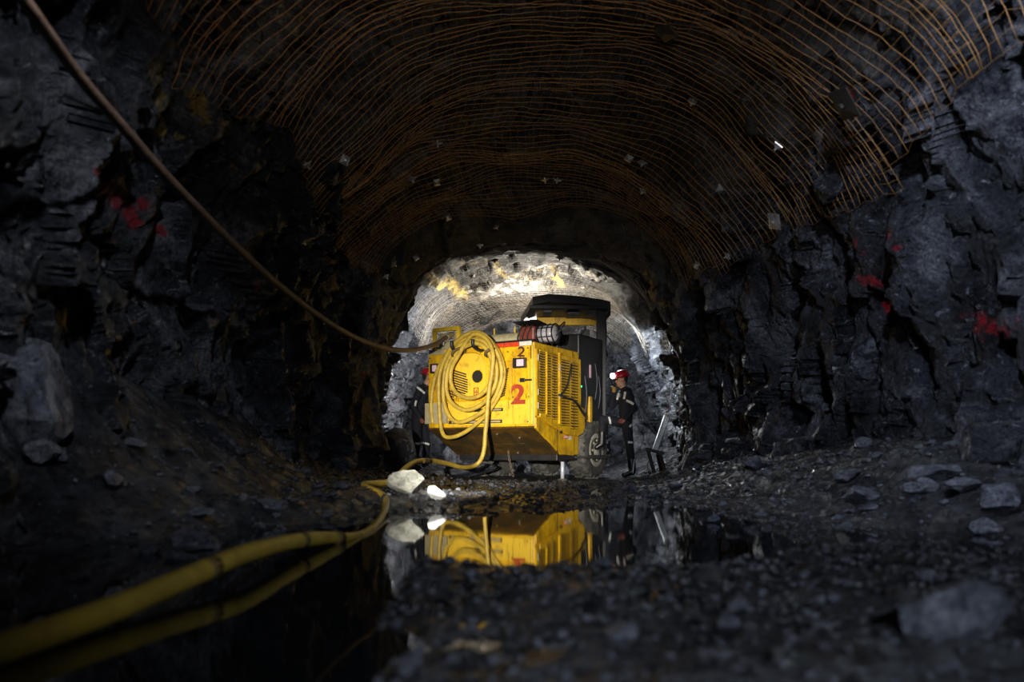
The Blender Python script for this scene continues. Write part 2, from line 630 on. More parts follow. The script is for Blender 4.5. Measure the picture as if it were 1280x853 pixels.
NS = 390
ROWS = np.concatenate([np.linspace(-7.5, 2.0, 30)[:-1], np.linspace(2.0, 13.4, 350)[:-1], np.linspace(13.4, 20.6, 150)])
PTS, NRM = [], []
for Yv in ROWS:
    a, b_, _ = profile_curve(Yv, NS)
    PTS.append(a)
    NRM.append(b_)
PTS = np.concatenate(PTS)
NRM = np.concatenate(NRM)
SIDE = np.tile(np.linspace(0, 1, NS), len(ROWS))
roofness = sstep(0.26, 0.36, SIDE) * (1 - sstep(0.64, 0.74, SIDE))
wallamp = 1 - 0.55 * roofness
port = np.exp(-((PTS[:, 1] - 12.4) / 0.8) ** 2)
amp = wallamp * (1 - 0.45 * port)
sk = PTS.copy()
sk[:, 2] += 0.35 * PTS[:, 1]
D = coarse_disp(PTS) + amp * (0.19 * facet(sk, (0.8, 0.95, 1.5), 4, 1.1)
                              + 0.11 * facet(sk, (0.30, 0.36, 0.62), 9, 1.3)
                              + 0.075 * fbm(PTS / 0.45, 6, 21, 0.55)
                              + 0.03 * facet(sk, (0.13, 0.13, 0.24), 14, 0.7))
TV = PTS - NRM * (D[:, None] - 0.02)
TV[:, 1] += amp * 0.05 * facet(sk + 7.7, 0.6, 40, 0.9)
# red spray paint, ochre streaks and painted brightening of the lit rock live on the rock as vertex masks filled in below
nr = len(ROWS)
idx = np.arange(nr * NS).reshape(nr, NS)
quad = np.stack([idx[:-1, :-1], idx[:-1, 1:], idx[1:, 1:], idx[1:, :-1]], -1)

# back face of the drift
bn = 110
fx = np.linspace(-3.2, 4.3, bn)
fz = np.linspace(-0.5, 4.6, bn)
gx, gz = np.meshgrid(fx, fz, indexing='xy')
BV = np.stack([gx.ravel(), np.full(bn * bn, 20.2), gz.ravel()], 1)
BV[:, 1] -= 0.45 * facet(BV, (0.9, 1, 0.9), 61) * 0.6 + 0.1 * facet(BV, 0.3, 62) + 0.15 * fbm(BV / 0.6, 4, 63)
bi = np.arange(bn * bn).reshape(bn, bn)
bq = np.stack([bi[:-1, :-1], bi[:-1, 1:], bi[1:, 1:], bi[1:, :-1]], -1).reshape(-1, 4)

ALLV = np.concatenate([TV, BV])
ALLF = np.concatenate([quad.reshape(-1, 4), bq + len(TV)])
ROCKBVH = BVHTree.FromPolygons([tuple(v) for v in ALLV], [tuple(f) for f in ALLF])
CAM = Vector((0, 0, CAMH))


def rock_hit(px, py):
    d = Vector(((px - 640) / FPX, 1, (HZ - py) / FPX)).normalized()
    loc, nor, i, dist = ROCKBVH.ray_cast(CAM, d)
    return loc, nor


def segdist(V, a, b):
    a, b = np.array(a), np.array(b)
    ab = b - a
    t = np.clip(((V - a) @ ab) / (ab @ ab + 1e-12), 0, 1)
    return np.linalg.norm(V - (a + t[:, None] * ab), axis=1)


PAINT = np.zeros(len(ALLV))
OCHRE = np.zeros(len(ALLV))
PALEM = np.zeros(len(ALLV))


def stroke(arr, p0, p1, rad, strength=1.0):
    h0, _ = rock_hit(*p0)
    h1, _ = rock_hit(*p1)
    if h0 is None or h1 is None or (h0 - h1).length > 2.0:
        return
    d = segdist(ALLV, h0, h1)
    np.maximum(arr, strength * np.clip(1.25 - d / rad, 0, 1), out=arr)


for a, b, r, s in [((112, 205), (125, 245), .10, 1), ((135, 230), (160, 262), .10, .9), ((150, 250), (172, 280), .08, .9), ((183, 255), (200, 290), .09, .9),
                   ((140, 305), (148, 335), .07, .9), ((300, 345), (325, 370), .12, .7), ((455, 465), (457, 475), .05, 1),
                   ((1070, 300), (1082, 318), .07, .9), ((1078, 350), (1100, 356), .08, 1), ((1110, 290), (1122, 310), .08, .9),
                   ((1108, 380), (1112, 388), .05, 1), ((1220, 405), (1260, 412), .16, .7), ((1060, 110), (1095, 165), .07, .6),
                   ((1020, 90), (1040, 60), .08, .6), ((893, 466), (893, 478), .035, 1.1), ((850, 500), (850, 516), .05, 1.1),
                   ((836, 495), (836, 512), .06, .7), ((820, 485), (816, 525), .06, .6), ((488, 480), (496, 500), .06, 1.0), ((492, 492), (488, 512), .05, .9),
                   ((476, 205), (500, 240), .1, .5), ((700, 45), (740, 70), .1, .35), ((980, 70), (1000, 90), .1, .6)]:
    stroke(PAINT, a, b, r, s)
for a, b, r, s in [((195, 95), (200, 160), .13, .75), ((245, 110), (252, 150), .11, .9), ((225, 170), (230, 230), .10, .6), ((270, 200), (300, 215), .12, .5),
                   ((330, 205), (350, 215), .1, .6), ((535, 345), (555, 360), .22, 1.0), ((560, 350), (580, 372), .22, .9), ((620, 330), (628, 345), .16, .9),
                   ((690, 335), (700, 355), .18, .9), ((780, 335), (784, 365), .16, 1.0), ((735, 340), (745, 350), .15, .7), ((570, 330), (620, 328), .2, .6),
                   ((810, 345), (825, 380), .18, .8), ((640, 345), (690, 345), .5, .55), ((580, 365), (560, 390), .35, .45), ((350, 20), (380, 10), .2, .5)]:
    stroke(OCHRE, a, b, r, s)
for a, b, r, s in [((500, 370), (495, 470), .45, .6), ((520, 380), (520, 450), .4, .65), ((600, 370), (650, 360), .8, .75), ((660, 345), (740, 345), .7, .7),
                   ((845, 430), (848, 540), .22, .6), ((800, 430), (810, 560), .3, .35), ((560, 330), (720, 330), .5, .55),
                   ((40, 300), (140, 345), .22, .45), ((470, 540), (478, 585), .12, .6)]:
    stroke(PALEM, a, b, r, s)  # lightens the rock colour along stretches that stand lit


def shell_object(name, faces, verts, off, material, label):
    used = np.unique(faces)
    remap = np.full(len(verts), -1)
    remap[used] = np.arange(len(used))
    me = np_mesh(name, verts[used], remap[faces])
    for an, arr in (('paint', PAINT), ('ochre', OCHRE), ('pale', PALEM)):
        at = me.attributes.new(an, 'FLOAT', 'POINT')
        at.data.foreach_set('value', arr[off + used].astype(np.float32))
    o = link_mesh(name, me, material, smooth=True)
    tag(o, label, kind='structure')
    return o


i1, i2 = int(NS * 0.30), int(NS * 0.70)
shell_object('wall_left', quad[:, :i1].reshape(-1, 4), TV, 0, M_ROCK, 'dark fractured rock wall of the tunnel on the left')
shell_object('ceiling', quad[:, i1:i2].reshape(-1, 4), TV, 0, M_ROOF, 'arched rock roof of the tunnel behind wire mesh')
shell_object('wall_right', quad[:, i2:].reshape(-1, 4), TV, 0, M_ROCK, 'bluish grey fractured rock wall of the tunnel on the right')
shell_object('wall_back', bq, BV, len(TV), M_ROCK, 'grey rock face closing the lit end of the tunnel')

# ------------------------------------------------------------------ floor


def ground(X, Y):
    X, Y = np.asarray(X, float), np.asarray(Y, float)
    shp = np.broadcast(X, Y).shape
    X, Y = np.broadcast_to(X, shp).ravel(), np.broadcast_to(Y, shp).ravel()
    p = np.stack([X, Y, np.zeros_like(X)], 1)
    wob = 0.28 * fbm(p / 0.9, 3, 80)
    z = np.full_like(X, -0.075)
    # near gravel bank
    edge = 3.42 + 0.55 * sstep(0.7, 1.6, X) + 0.8 * sstep(1.9, 2.6, X) * 0
    near = sstep(-0.62, -0.28, X + wob * 0.6) * (1 - sstep(edge - 0.35, edge + 0.25, Y + wob * 0.8))
    z += 0.118 * near
    z -= (0.085 + 0.07 * fbm(p / 0.11, 2, 85)) * np.exp(-(((X + 0.15 + .3 * wob) / 0.14) ** 2 + ((Y - 1.98) / 0.28) ** 2))
    # left shore and talus
    left = sstep(4.7, 5.9, Y + wob) * sstep(-0.75, -1.5, X + wob * 0.5)
    z += 0.15 * left
    t = np.clip((-1.75 - X) / 1.05, 0, 1)
    z += 0.95 * t ** 1.3 * sstep(3.6, 5.0, Y) * (1 - sstep(7.6, 8.6, Y)) * (1 + 0.3 * wob)
    z += 0.25 * np.clip((-1.9 - X) / 0.9, 0, 1) * sstep(8.0, 9.0, Y)
    # middle bank beyond the puddle
    mid = sstep(6.0, 6.9, Y + wob * 0.7)
    z += np.where(X > -1.1, 0.105 * mid * (1 - 0.35 * sstep(0.2, 1.0, X) * (1 - sstep(2.0, 2.8, X))), 0.05 * mid)
    z += 0.065 * np.exp(-(((X + 0.75) / 0.7) ** 2 + ((Y - 7.6) / 0.9) ** 2))
    # right shore
    z += 0.34 * sstep(1.5, 3.5, X + 0.4 * wob) * sstep(4.1, 6.2, Y + wob)
    z += 0.10 * sstep(2.3, 3.2, X) * sstep(3.0, 4.6, Y)
    z += 0.25 * sstep(2.7, 3.5, X) * sstep(2.0, 3.0, Y) * 0.6
    # by the rig
    z += -0.02 * sstep(11.5, 13.0, Y)
    # relief
    rough = 0.35 + 0.65 * np.clip(z / 0.05, 0, 1)
    z += rough * (0.020 * fbm(p / 0.35, 4, 90) + 0.016 * facet(p, 0.16, 91) + 0.008 * facet(p, 0.07, 93))
    return z.reshape(shp)


_ys = [-7.4, -5, -3, -1, 0.0]
yv = 0.4
while yv < 20.9:
    _ys.append(yv)
    yv += 0.014 + 0.0075 * yv
_ys = np.array(_ys)
_xs = np.linspace(-3.9, 4.5, 300)
GX, GY = np.meshgrid(_xs, _ys, indexing='xy')
GZ = ground(GX, GY)
fi = np.arange(GX.size).reshape(GX.shape)
fq = np.stack([fi[:-1, :-1], fi[:-1, 1:], fi[1:, 1:], fi[1:, :-1]], -1).reshape(-1, 4)
FV = np.stack([GX.ravel(), GY.ravel(), GZ.ravel()], 1)
fo = link_mesh('floor', np_mesh('floor', FV, fq), M_FLOOR, smooth=True)
tag(fo, 'wet black muck floor of the tunnel', kind='structure')
GBVH = BVHTree.FromPolygons([tuple(v) for v in FV], [tuple(f) for f in fq])


def gz1(x, y):
    h = GBVH.ray_cast(Vector((x, y, 5)), Vector((0, 0, -1)))[0]
    return h.z if h is not None else 0.0


def ground_hit(px, py):
    d = Vector(((px - 640) / FPX, 1, (HZ - py) / FPX)).normalized()
    a = GBVH.ray_cast(CAM, d)
    b = ROCKBVH.ray_cast(CAM, d)
    if a[0] is None or (b[0] is not None and b[3] < a[3]):
        return b[0]
    return a[0]


wv = [(-3.6, -6, 0), (4.2, -6, 0), (4.2, 12.6, 0), (-3.6, 12.6, 0)]
wo = MB().add(wv, [(0, 1, 2, 3)]).build('puddle', 'puddle_water')
tag(wo, 'dark still puddle water mirroring the yellow rig', 'puddle', kind='stuff')

# ------------------------------------------------------------------ wire mesh on the roof


def roof_ring(Y, n=260, off=0.17, seed=0):
    a, nn, u = profile_curve(Y, n)
    d = coarse_disp(a)
    sag = 0.045 * fbm(np.stack([a[:, 0] / 0.7, a[:, 1] / 0.45 + seed, a[:, 2] / 0.7], 1), 2, 140)
    q = a - nn * (d[:, None] - off + sag[:, None])
    return q, u


def mesh_sheet(y0, y1, zl, zr, label, off, seed, step=0.1, r=0.0021, skew=0.0, material='wire_rust'):
    root = empty('wire_mesh', (0, y0, 0))
    tag(root, label, 'wire mesh', 'roof wire mesh sheets')
    cross, lng = MB(), MB()
    rows = []
    ny = int(round((y1 - y0) / step))
    for k in range(ny + 1):
        Y = y0 + k * step
        q, u = roof_ring(Y + 0.01 * math.sin(k * 2.1 + seed), 260, off, seed)
        top = int(np.argmax(q[:, 2]))
        # left end at height zl, right end at height zr
        li = int(np.argmin(np.abs(q[:top, 2] - (zl + skew * (k / ny - 0.5)))))
        ri = top + int(np.argmin(np.abs(q[top:, 2] - (zr - skew * (k / ny - 0.5)))))
        seg = q[li:ri + 1]
        sl = np.concatenate([[0], np.cumsum(np.linalg.norm(np.diff(seg, axis=0), axis=1))])
        nn = 64
        uu = np.linspace(0, sl[-1], nn)
        pts = np.stack([np.interp(uu, sl, seg[:, c]) for c in range(3)], 1)
        pts += nrg.normal(0, 0.004, pts.shape)
        rows.append(pts)
        cross.tube(pts, r, 4)
    rows = np.array(rows)
    for c in range(rows.shape[1]):
        lng.tube(rows[:, c] + np.array([0, 0, -0.004]), r * 0.6, 4)
    for m, nm in ((cross, 'cross_wires'), (lng, 'long_wires')):
        me = bpy.data.meshes.new(nm)
        me.from_pydata([(x, y - y0, z) for x, y, z in m.v], [], m.f)
        me.update()
        o = link_mesh(nm, me, material, root, True)
        o['kind'] = 'stuff'
    return root


mesh_sheet(3.6, 5.15, 3.05, 2.85, 'rusty orange roof mesh sheet nearest the camera, cut by the top edge', 0.20, 1.3, skew=-0.1)
mesh_sheet(5.0, 6.35, 2.90, 2.75, 'rusty orange wire mesh sheet on the roof, second from the camera', 0.25, 4.1, skew=0.25)
mesh_sheet(6.2, 8.05, 2.98, 2.62, 'rusty orange roof mesh sheet third from the camera, with a hanging left corner', 0.19, 9.7, skew=-0.2)
mesh_sheet(7.9, 9.6, 3.15, 2.70, 'dim wire mesh sheet on the roof, fourth from the camera', 0.24, 15.2, skew=0.2)
mesh_sheet(9.45, 11.3, 3.0, 2.75, 'dim wire mesh sheet on the dark roof just in front of the lit opening', 0.18, 22.4)
mesh_sheet(12.9, 15.0, 2.75, 2.55, 'brightly lit wire mesh sheet on the roof above the yellow rig', 0.14, 31.0, skew=0.3, material='wire_lit')
mesh_sheet(14.8, 17.0, 2.9, 2.5, 'brightly lit wire mesh sheet on the roof behind the rig canopy', 0.19, 38.6, skew=-0.3, material='wire_lit')
mesh_sheet(16.8, 19.6, 2.8, 2.6, 'brightly lit wire mesh sheet at the far end of the roof', 0.15, 44.8, skew=0.5, material='wire_lit')

# ------------------------------------------------------------------ rock bolts with plates


def bolt(px, py, size, material, label, group, inset=0.0, spin=0.0, tilt=0.0):
    h, n = rock_hit(px, py)
    if h is None:
        return
    if n.dot(h - CAM) > 0:
        n = -n
    # use the smooth arch normal so that the plates follow the roof
    q, u = roof_ring(h.y, 260, 0.17, 0)
    j = int(np.argmin(np.linalg.norm(q - np.array(h), axis=1)))
    _, nn, _ = profile_curve(h.y, 260)
    n = (Vector(nn[j]) * 0.8 + n * 0.4).normalized()
    d = (h - CAM).normalized()
    loc = h - d * min(0.9, 0.20 / max(0.2, abs(d.dot(n))))
    r = empty('rock_bolt', loc)
    z = n
    x = z.orthogonal().normalized()
    x = Quaternion(z, spin) @ x
    y = z.cross(x)
    R = Matrix((x, y, z)).transposed() @ Matrix.Rotation(tilt, 3, 'X')
    r.rotation_euler = R.to_euler()
    tag(r, label, 'rock bolt', group)
    s = size / 2
    MB().add([(-s, -s, 0), (s, -s, 0), (s, s, 0), (-s, s, 0), (-s * .96, -s * .96, .008), (s * .96, -s * .96, .008), (s * .96, s * .96, .008), (-s * .96, s * .96, .008),
              (-s * .35, -s * .35, .03), (s * .35, -s * .35, .03), (s * .35, s * .35, .03), (-s * .35, s * .35, .03)],
             [(0, 3, 2, 1), (0, 1, 5, 4), (1, 2, 6, 5), (2, 3, 7, 6), (3, 0, 4, 7), (4, 5, 9, 8), (5, 6, 10, 9), (6, 7, 11, 10), (7, 4, 8, 11), (8, 9, 10, 11)]
             ).build('plate', material, r)
    MB().cyl((0, 0, 0.028), (0, 0, 0.055), s * .26, s * .24, 6).build('nut', material, r)
    MB().cyl((0, 0, -0.02), (0, 0, 0.045), 0.007, 0.007, 8).build('bolt_shank', material, r)
    return r


bolt(287, 28, .24, 'plate_dark', 'large black square bolt plate at the top left of the mesh', 'dark roof bolt plates')
bolt(828, 36, .24, 'plate_dark', 'large black square bolt plate high on the roof right of centre', 'dark roof bolt plates', spin=.3)
bolt(1056, 130, .24, 'plate_dark', 'large black square bolt plate at the right edge of the mesh', 'dark roof bolt plates', spin=.6)
bolt(905, 5, .22, 'plate_dark', 'black square bolt plate cut by the top edge of the picture', 'dark roof bolt plates', spin=.2)
ORD = 'first second third fourth fifth sixth seventh eighth ninth tenth eleventh twelfth thirteenth fourteenth fifteenth sixteenth seventeenth eighteenth nineteenth twentieth twenty-first twenty-second'.split()
SHINY = sorted([(547, 178), (431, 200), (383, 205), (515, 223), (546, 228), (697, 224), (681, 224), (786, 198), (803, 203), (804, 238), (900, 236),
                (910, 320), (871, 332), (560, 272), (620, 283), (866, 126), (973, 182), (492, 330), (482, 345), (520, 322), (600, 306)])
for i, (px, py) in enumerate(SHINY):
    bolt(px, py, .085, 'plate_shiny', 'small pale shiny bolt plate on the dark roof, ' + ORD[i] + ' from the left', 'small shiny roof bolt plates', spin=rng.uniform(0, 1.5), tilt=rng.uniform(-.9, .9))
bolt(968, 277, .17, 'plate_shiny', 'pale shiny square bolt plate low on the right side of the mesh', 'small shiny roof bolt plates', spin=.4, tilt=-.2)
for i, (px, py) in enumerate(sorted([(535, 395), (590, 345), (618, 325), (560, 368), (640, 320), (700, 322), (730, 360), (755, 322), (610, 385), (575, 322), (795, 345)])):
    bolt(px, py, .12, 'plate_dark', 'small dark bolt plate on the brightly lit roof, ' + ORD[i] + ' from the left', 'bolt plates on the lit roof', spin=rng.uniform(0, 1.5))

# ------------------------------------------------------------------ drilling rig
YAW = math.radians(-31)
ROOT = Vector((-0.553, 13.55, 0))
rig = empty('drilling_rig', ROOT, YAW)
tag(rig, 'dirty yellow mine drilling rig with dark canopy and a red number 2', 'drilling rig')
RI = Matrix.Rotation(-YAW, 3, 'Z')


def loc_of(w):
    return RI @ (Vector(w) - ROOT)


def rear(px, py, off=0.0):
    d = Vector(((px - 640) / FPX, 1, (HZ - py) / FPX))
    c, dd = loc_of(CAM), RI @ d
    s = (-off - c.y) / dd.y
    q = c + dd * s
    return q.x, q.z


def side(px, py, lx=1.07):
    d = Vector(((px - 640) / FPX, 1, (HZ - py) / FPX))
    c, dd = loc_of(CAM), RI @ d
    s = (lx - c.x) / dd.x
    q = c + dd * s
    return q.y, q.z


HW = 1.07
ZT = 2.27
ZB = rear(655, 533)[1]
s1 = side(700, 569)
s2 = side(716, 571)
body_poly = [(0.0, ZB), (s1[0], s1[1]), (1.62, s1[1]), (1.62, ZT), (0.0, ZT)]
b0 = MB().prism(body_poly, -HW, HW).build('body', 'rig_yellow', rig, bevel=0.015)

# rear panels


def rear_plate(name, x0, y0, x1, y1, t, material, off=0.0, parent=None, bevel=0.006):
    a = rear((x0), y0)
    b = rear((x1), y1)
    xa, xb = sorted((a[0], b[0]))
    za, zb = sorted((a[1], b[1]))
    return MB().box((xa, -off - t, za), (xb, -off, zb)).build(name, material, parent or rig, bevel=bevel)


# a plate given by local x range and z range is straight in 3-D; pixel corners only set its size
X = lambda px: rear(px, 470)[0]
Z = lambda py: rear(640, py)[1]


def rp(name, px0, px1, py0, py1, t, material, off=0.0, parent=None, bevel=0.006):
    return MB().box((X(px0), -off - t, Z(py1)), (X(px1), -off, Z(py0))).build(name, material, parent or rig, bevel=bevel)


grille = rp('grille_panel', 537, 613.5, 437, 499, .03, 'rig_yellow')
grille2 = rp('grille_panel', 614.5, 640.5, 452.5, 499, .03, 'rig_yellow')
rp('upper_panel', 614.5, 666, 434, 451.5, .03, 'rig_yellow')
door = rp('access_door', 641.5, 663, 452.5, 499, .035, 'rig_yellow')
rp('corner_strip', 663.6, 667, 434, 531, .03, 'rig_yellow_light')
rp('lower_panel', 561, 663, 500.5, 531, .03, 'rig_yellow_light')
rp('bumper_plate', 533, 560, 500.5, 528, .05, 'rig_pale_dirt')
rp('handle_slot', 594, 630, 510, 514, .006, 'slot_black', .03)
rp('slot_trim', 610, 628, 511, 513, .010, 'rig_pale_dirt', .03)
rp('handle_slot', 562, 629, 524.5, 529, .006, 'slot_brown', .03)
rp('slot_trim', 566, 627, 525.5, 528, .012, 'rig_pale_dirt', .03)

# round fan cover with rounded corners
cx, cz = (X(566) + X(611)) / 2, (Z(437) + Z(499)) / 2
w2, h2 = (X(611) - X(566)) / 2, (Z(437) - Z(499)) / 2
poly = []
for k in range(32):
    a = 2 * math.pi * k / 32
    poly.append((cx + w2 * math.copysign(abs(math.cos(a)) ** .7, math.cos(a)), cz + h2 * math.copysign(abs(math.sin(a)) ** .7, math.sin(a))))
m = MB()
m.add([(x, -.03, z) for x, z in poly] + [(cx + (x - cx) * .95, -.075, cz + (z - cz) * .95) for x, z in poly],
      [(k, (k + 1) % 32, 32 + (k + 1) % 32, 32 + k) for k in range(32)] + [tuple(range(32, 64))])
cover = m.build('fan_cover', 'rig_yellow_light', rig)
hx, hz = X(600), Z(469)
MB().lathe([(-.076, .105), (-.082, .105), (-.082, .0)], (hx, 0, hz), 'y', 28).build('hole_cap', 'slot_black', cover)
MB().lathe([(-.070, .118), (-.080, .118), (-.080, .104), (-.076, .104)], (hx, 0, hz), 'y', 28).build('hole_rim', 'rig_yellow', cover)


def slot(parent, px, py, length, ang, off, material, th=.024):
    c = Vector((X(px), -off, Z(py)))
    d = Vector((math.cos(ang), 0, math.sin(ang)))
    MB().bar(c - d * length / 2, c + d * length / 2, th, .006, up=(0, 1, 0)).build('vent_slot', material, parent)


for k in range(11):
    off = .074
    L = .40 if 2 <= k <= 7 else .30
    slot(cover, 577 + (1.0 if k < 2 else (-1 if k > 8 else 0)), 462.5 + 3.1 * k, L * .93, -.30, off, 'slot_brown')
for k in range(4):
    slot(grille, 561.5 + .8 * k, 484.5 + 3.6 * k, .20, -.30, .033, 'slot_brown')
for k in range(13):
    slot(grille2, 632 - .75 * k, 463 + 2.9 * k, .17 + .012 * k, .36, .033, 'slot_black' if k % 2 else 'slot_brown', .026)
# square mark under the hole: a red outlined letter H
for a0, a1, b0_, b1_ in [(595.3, 596.3, 483, 494), (600.2, 601.2, 483, 494), (595.3, 601.2, 483, 484), (597.8, 598.8, 485.5, 494), (596.3, 600.2, 488.5, 489.3)]:
    rp('emblem_stroke', a0, a1, b0_, b1_, .004, 'red_paint', .075, cover, 0)

# reflective strip and top edge
rp('reflective_strip', 617, 620, 428.5, 434, .012, 'rig_yellow_light', .03)
rp('reflective_strip', 620, 631, 428.5, 434, .014, 'reflector_red', .03)
rp('reflective_strip', 631.5, 650, 428.5, 434, .014, 'reflector_red', .03)
rp('reflective_strip', 650.5, 666, 428.5, 434, .014, 'reflector_white', .03)
rp('top_edge_trim', 614, 668, 426.2, 428.2, .05, 'rig_black', .0)
rp('reflective_strip', 537, 556, 430, 436.5, .012, 'rig_pale_dirt', .0)

# tail lamps
for px0, px1 in ((644.5, 660), (541.5, 551)):
    hb = rp('tail_lamp', px0, px1, 449, 461.5, .07, 'rig_black', .03)
    rp('lamp_lens', px0 + (px1 - px0) * .33, px0 + (px1 - px0) * .9, 451, 459.5, .012, 'lens_pink', .10, hb)
# latch
lt = rp('door_latch', 652, 658, 474, 479, .03, 'rig_black', .035)
rp('latch_bolt', 658, 666.5, 475.5, 477.8, .02, 'rig_black', .035, lt)
rp('latch_tab', 649, 652, 475.5, 478, .012, 'rig_pale_dirt', .035, lt)
for px, py in [(617, 438), (636, 440), (661, 437), (642.5, 497), (662, 497), (643, 504), (661, 528), (539, 441), (539, 496)]:
    MB().lathe([(-.03, .014), (-.044, .012)], (X(px), 0, Z(py)), 'y', 8).build('panel_bolt', 'steel_rust', rig)


def text_mesh(name, body, px, py, hpx, material, off, parent, flip=0, rot=0.0, sx=1.0, bold=0.0):
    cu = bpy.data.curves.new(name, 'FONT')
    cu.body = body
    cu.align_x = 'CENTER'
    cu.align_y = 'CENTER'
    cu.size = 1.0
    cu.extrude = 0.004
    cu.offset = bold
    tmp = bpy.data.objects.new(name, cu)
    COL.objects.link(tmp)
    dg = bpy.context.evaluated_depsgraph_get()
    me = bpy.data.meshes.new_from_object(tmp.evaluated_get(dg))
    bpy.data.objects.remove(tmp)
    co = np.empty(len(me.vertices) * 3)
    me.vertices.foreach_get('co', co)
    co = co.reshape(-1, 3)
    c = (co.max(0) + co.min(0)) / 2
    co = co - c
    s = (Z(py - hpx / 2) - Z(py + hpx / 2)) / (co[:, 1].max() - co[:, 1].min())
    co[:, :2] *= s
    co[:, 0] *= sx
    cr, sr = math.cos(rot), math.sin(rot)
    x, y = co[:, 0] * cr - co[:, 1] * sr, co[:, 0] * sr + co[:, 1] * cr
    out = np.stack([X(px) + x, np.where(co[:, 2] > 0, -off - .003, -off + .002), Z(py) + y], 1)
    me.vertices.foreach_set('co', out.ravel())
    me.update()
    me.materials.clear()
    return link_mesh(name, me, material, parent)


n2 = text_mesh('painted_number', '2', 649, 493.5, 25, 'red_paint', .036, rig, sx=1.25, bold=.035)
n2['label'] = 'large hand painted red number 2'
text_mesh('painted_number', '2', 653, 441, 12.5, 'dark_red_paint', .031, rig, rot=-.15, sx=1.3, bold=.02)['label'] = 'small dark red number 2'

# right side: louvred hood and lower fender
SX = HW
hood_pts = [(671.5, 437), (723, 450), (723.5, 508), (728, 512), (728.5, 534), (726, 541.5), (720, 545.5), (706, 543.5), (690, 535), (680, 527.5), (672, 521.5)]
hp = [side(px, py) for px, py in hood_pts]
m = MB()
n_ = len(hp)
m.add([(SX - .01, y, z) for y, z in hp] + [(SX + .05, y, z) for y, z in hp],
      [tuple(range(n_ - 1, -1, -1)), tuple(range(n_, 2 * n_))] + [(k, (k + 1) % n_, n_ + (k + 1) % n_, n_ + k) for k in range(n_)])
hood = m.build('hood_side_panel', 'rig_yellow', rig, bevel=0.01)
# louvre blades, one mesh shared per column
cols = [(674.5, 681.5, 439, 517, 24), (683.5, 688.5, 441, 521, 24), (690.5, 696.5, 443, 525, 24), (701, 711.5, 449, 533, 24), (714, 722.5, 453, 537, 23)]
for (a, b, t0, t1, n) in cols:
    ya0, za0 = side(a, t0, SX + .05)
    yb0, _ = side(b, t0, SX + .05)
    _, zb0 = side((a + b) / 2, t1, SX + .05)
    MB().box((SX + .048, ya0, zb0), (SX + .054, yb0, za0)).build('louvre_backing', 'slot_black', hood)
    hgt = (za0 - zb0) / n
    me = None
    for k in range(n):
        z = za0 - (k + .5) * hgt
        if me is None:
            mm = MB()
            L_ = (yb0 - ya0) / 2
            mm.add([(0, -L_, .36 * hgt), (0, L_, .36 * hgt), (.022, L_, -.16 * hgt), (.022, -L_, -.16 * hgt),
                    (0, -L_, .14 * hgt), (0, L_, .14 * hgt), (.020, L_, -.34 * hgt), (.020, -L_, -.34 * hgt)],
                   [(0, 1, 2, 3), (7, 6, 5, 4), (3, 2, 6, 7), (0, 3, 7, 4), (1, 5, 6, 2), (0, 4, 5, 1)])
            me = mm.mesh('louvre')
            me.materials.append(MATS['rig_yellow'])
        o = bpy.data.objects.new('louvre', me)
        COL.objects.link(o)
        o.parent = hood
        o.location = (SX + .053, (ya0 + yb0) / 2, z)
# pillars, hinges
for pa, pb, t0, t1 in [(669, 671.5, 436, 520), (698, 700, 441, 530), (681.9, 683, 440, 518)]:
    y0, z0 = side(pa, t0, SX + .05)
    y1, z1 = side(pb, t1, SX + .05)
    MB().box((SX + .04, y0, z1), (SX + .075, y1, z0)).build('hood_pillar', 'rig_yellow', hood)
for px, py in [(672, 447), (672, 490), (699, 460), (699, 495), (672, 507)]:
    y0, z0 = side(px, py, SX + .07)
    MB().cyl((SX + .08, y0, z0 - .05), (SX + .08, y0, z0 + .05), .016, .016, 8).build('hinge', 'rig_pale_dirt', hood)
# lower fender of the side, under the hood
lp = [side(px, py, SX) for px, py in [(668.5, 522), (680, 529), (692, 538), (706, 546), (716, 548), (716, 570), (700, 568), (668.5, 535)]]
m = MB()
n_ = len(lp)
m.add([(SX - .02, y, z) for y, z in lp] + [(SX + .025, y, z) for y, z in lp],
      [tuple(range(n_ - 1, -1, -1)), tuple(range(n_, 2 * n_))] + [(k, (k + 1) % n_, n_ + (k + 1) % n_, n_ + k) for k in range(n_)])
fen = m.build('side_skirt', 'rig_yellow', rig, bevel=.006)
y0, z0 = side(703, 544, SX)
y1, z1 = side(708.6, 549, SX)
MB().box((SX + .02, y0, z1), (SX + .03, y1, z0)).build('warning_label', 'reflector_red', fen)
y2, z2 = side(712.5, 550, SX)
MB().box((SX + .02, y1, z2), (SX + .03, y2, side(708.6, 545.5, SX)[1])).build('warning_label', 'reflector_white', fen)
for k in range(3):
    zz = z1 + (z0 - z1) * (.28 + .22 * k)
    MB().box((SX + .03, y0 + .02, zz - .006), (SX + .033, y1 - .03, zz + .006)).build('label_line', 'reflector_white', fen)
MB().lathe([(0, .03), (.03, .028)], (SX + .02, *side(699, 540, SX)), 'x', 12).build('filler_cap', 'rig_black', fen)
yv_, zv_ = side(695, 556, SX)
MB().box((SX + .02, yv_ - .006, zv_ - .18), (SX + .029, yv_ + .006, zv_ + .34)).build('weld_seam', 'slot_brown', fen)

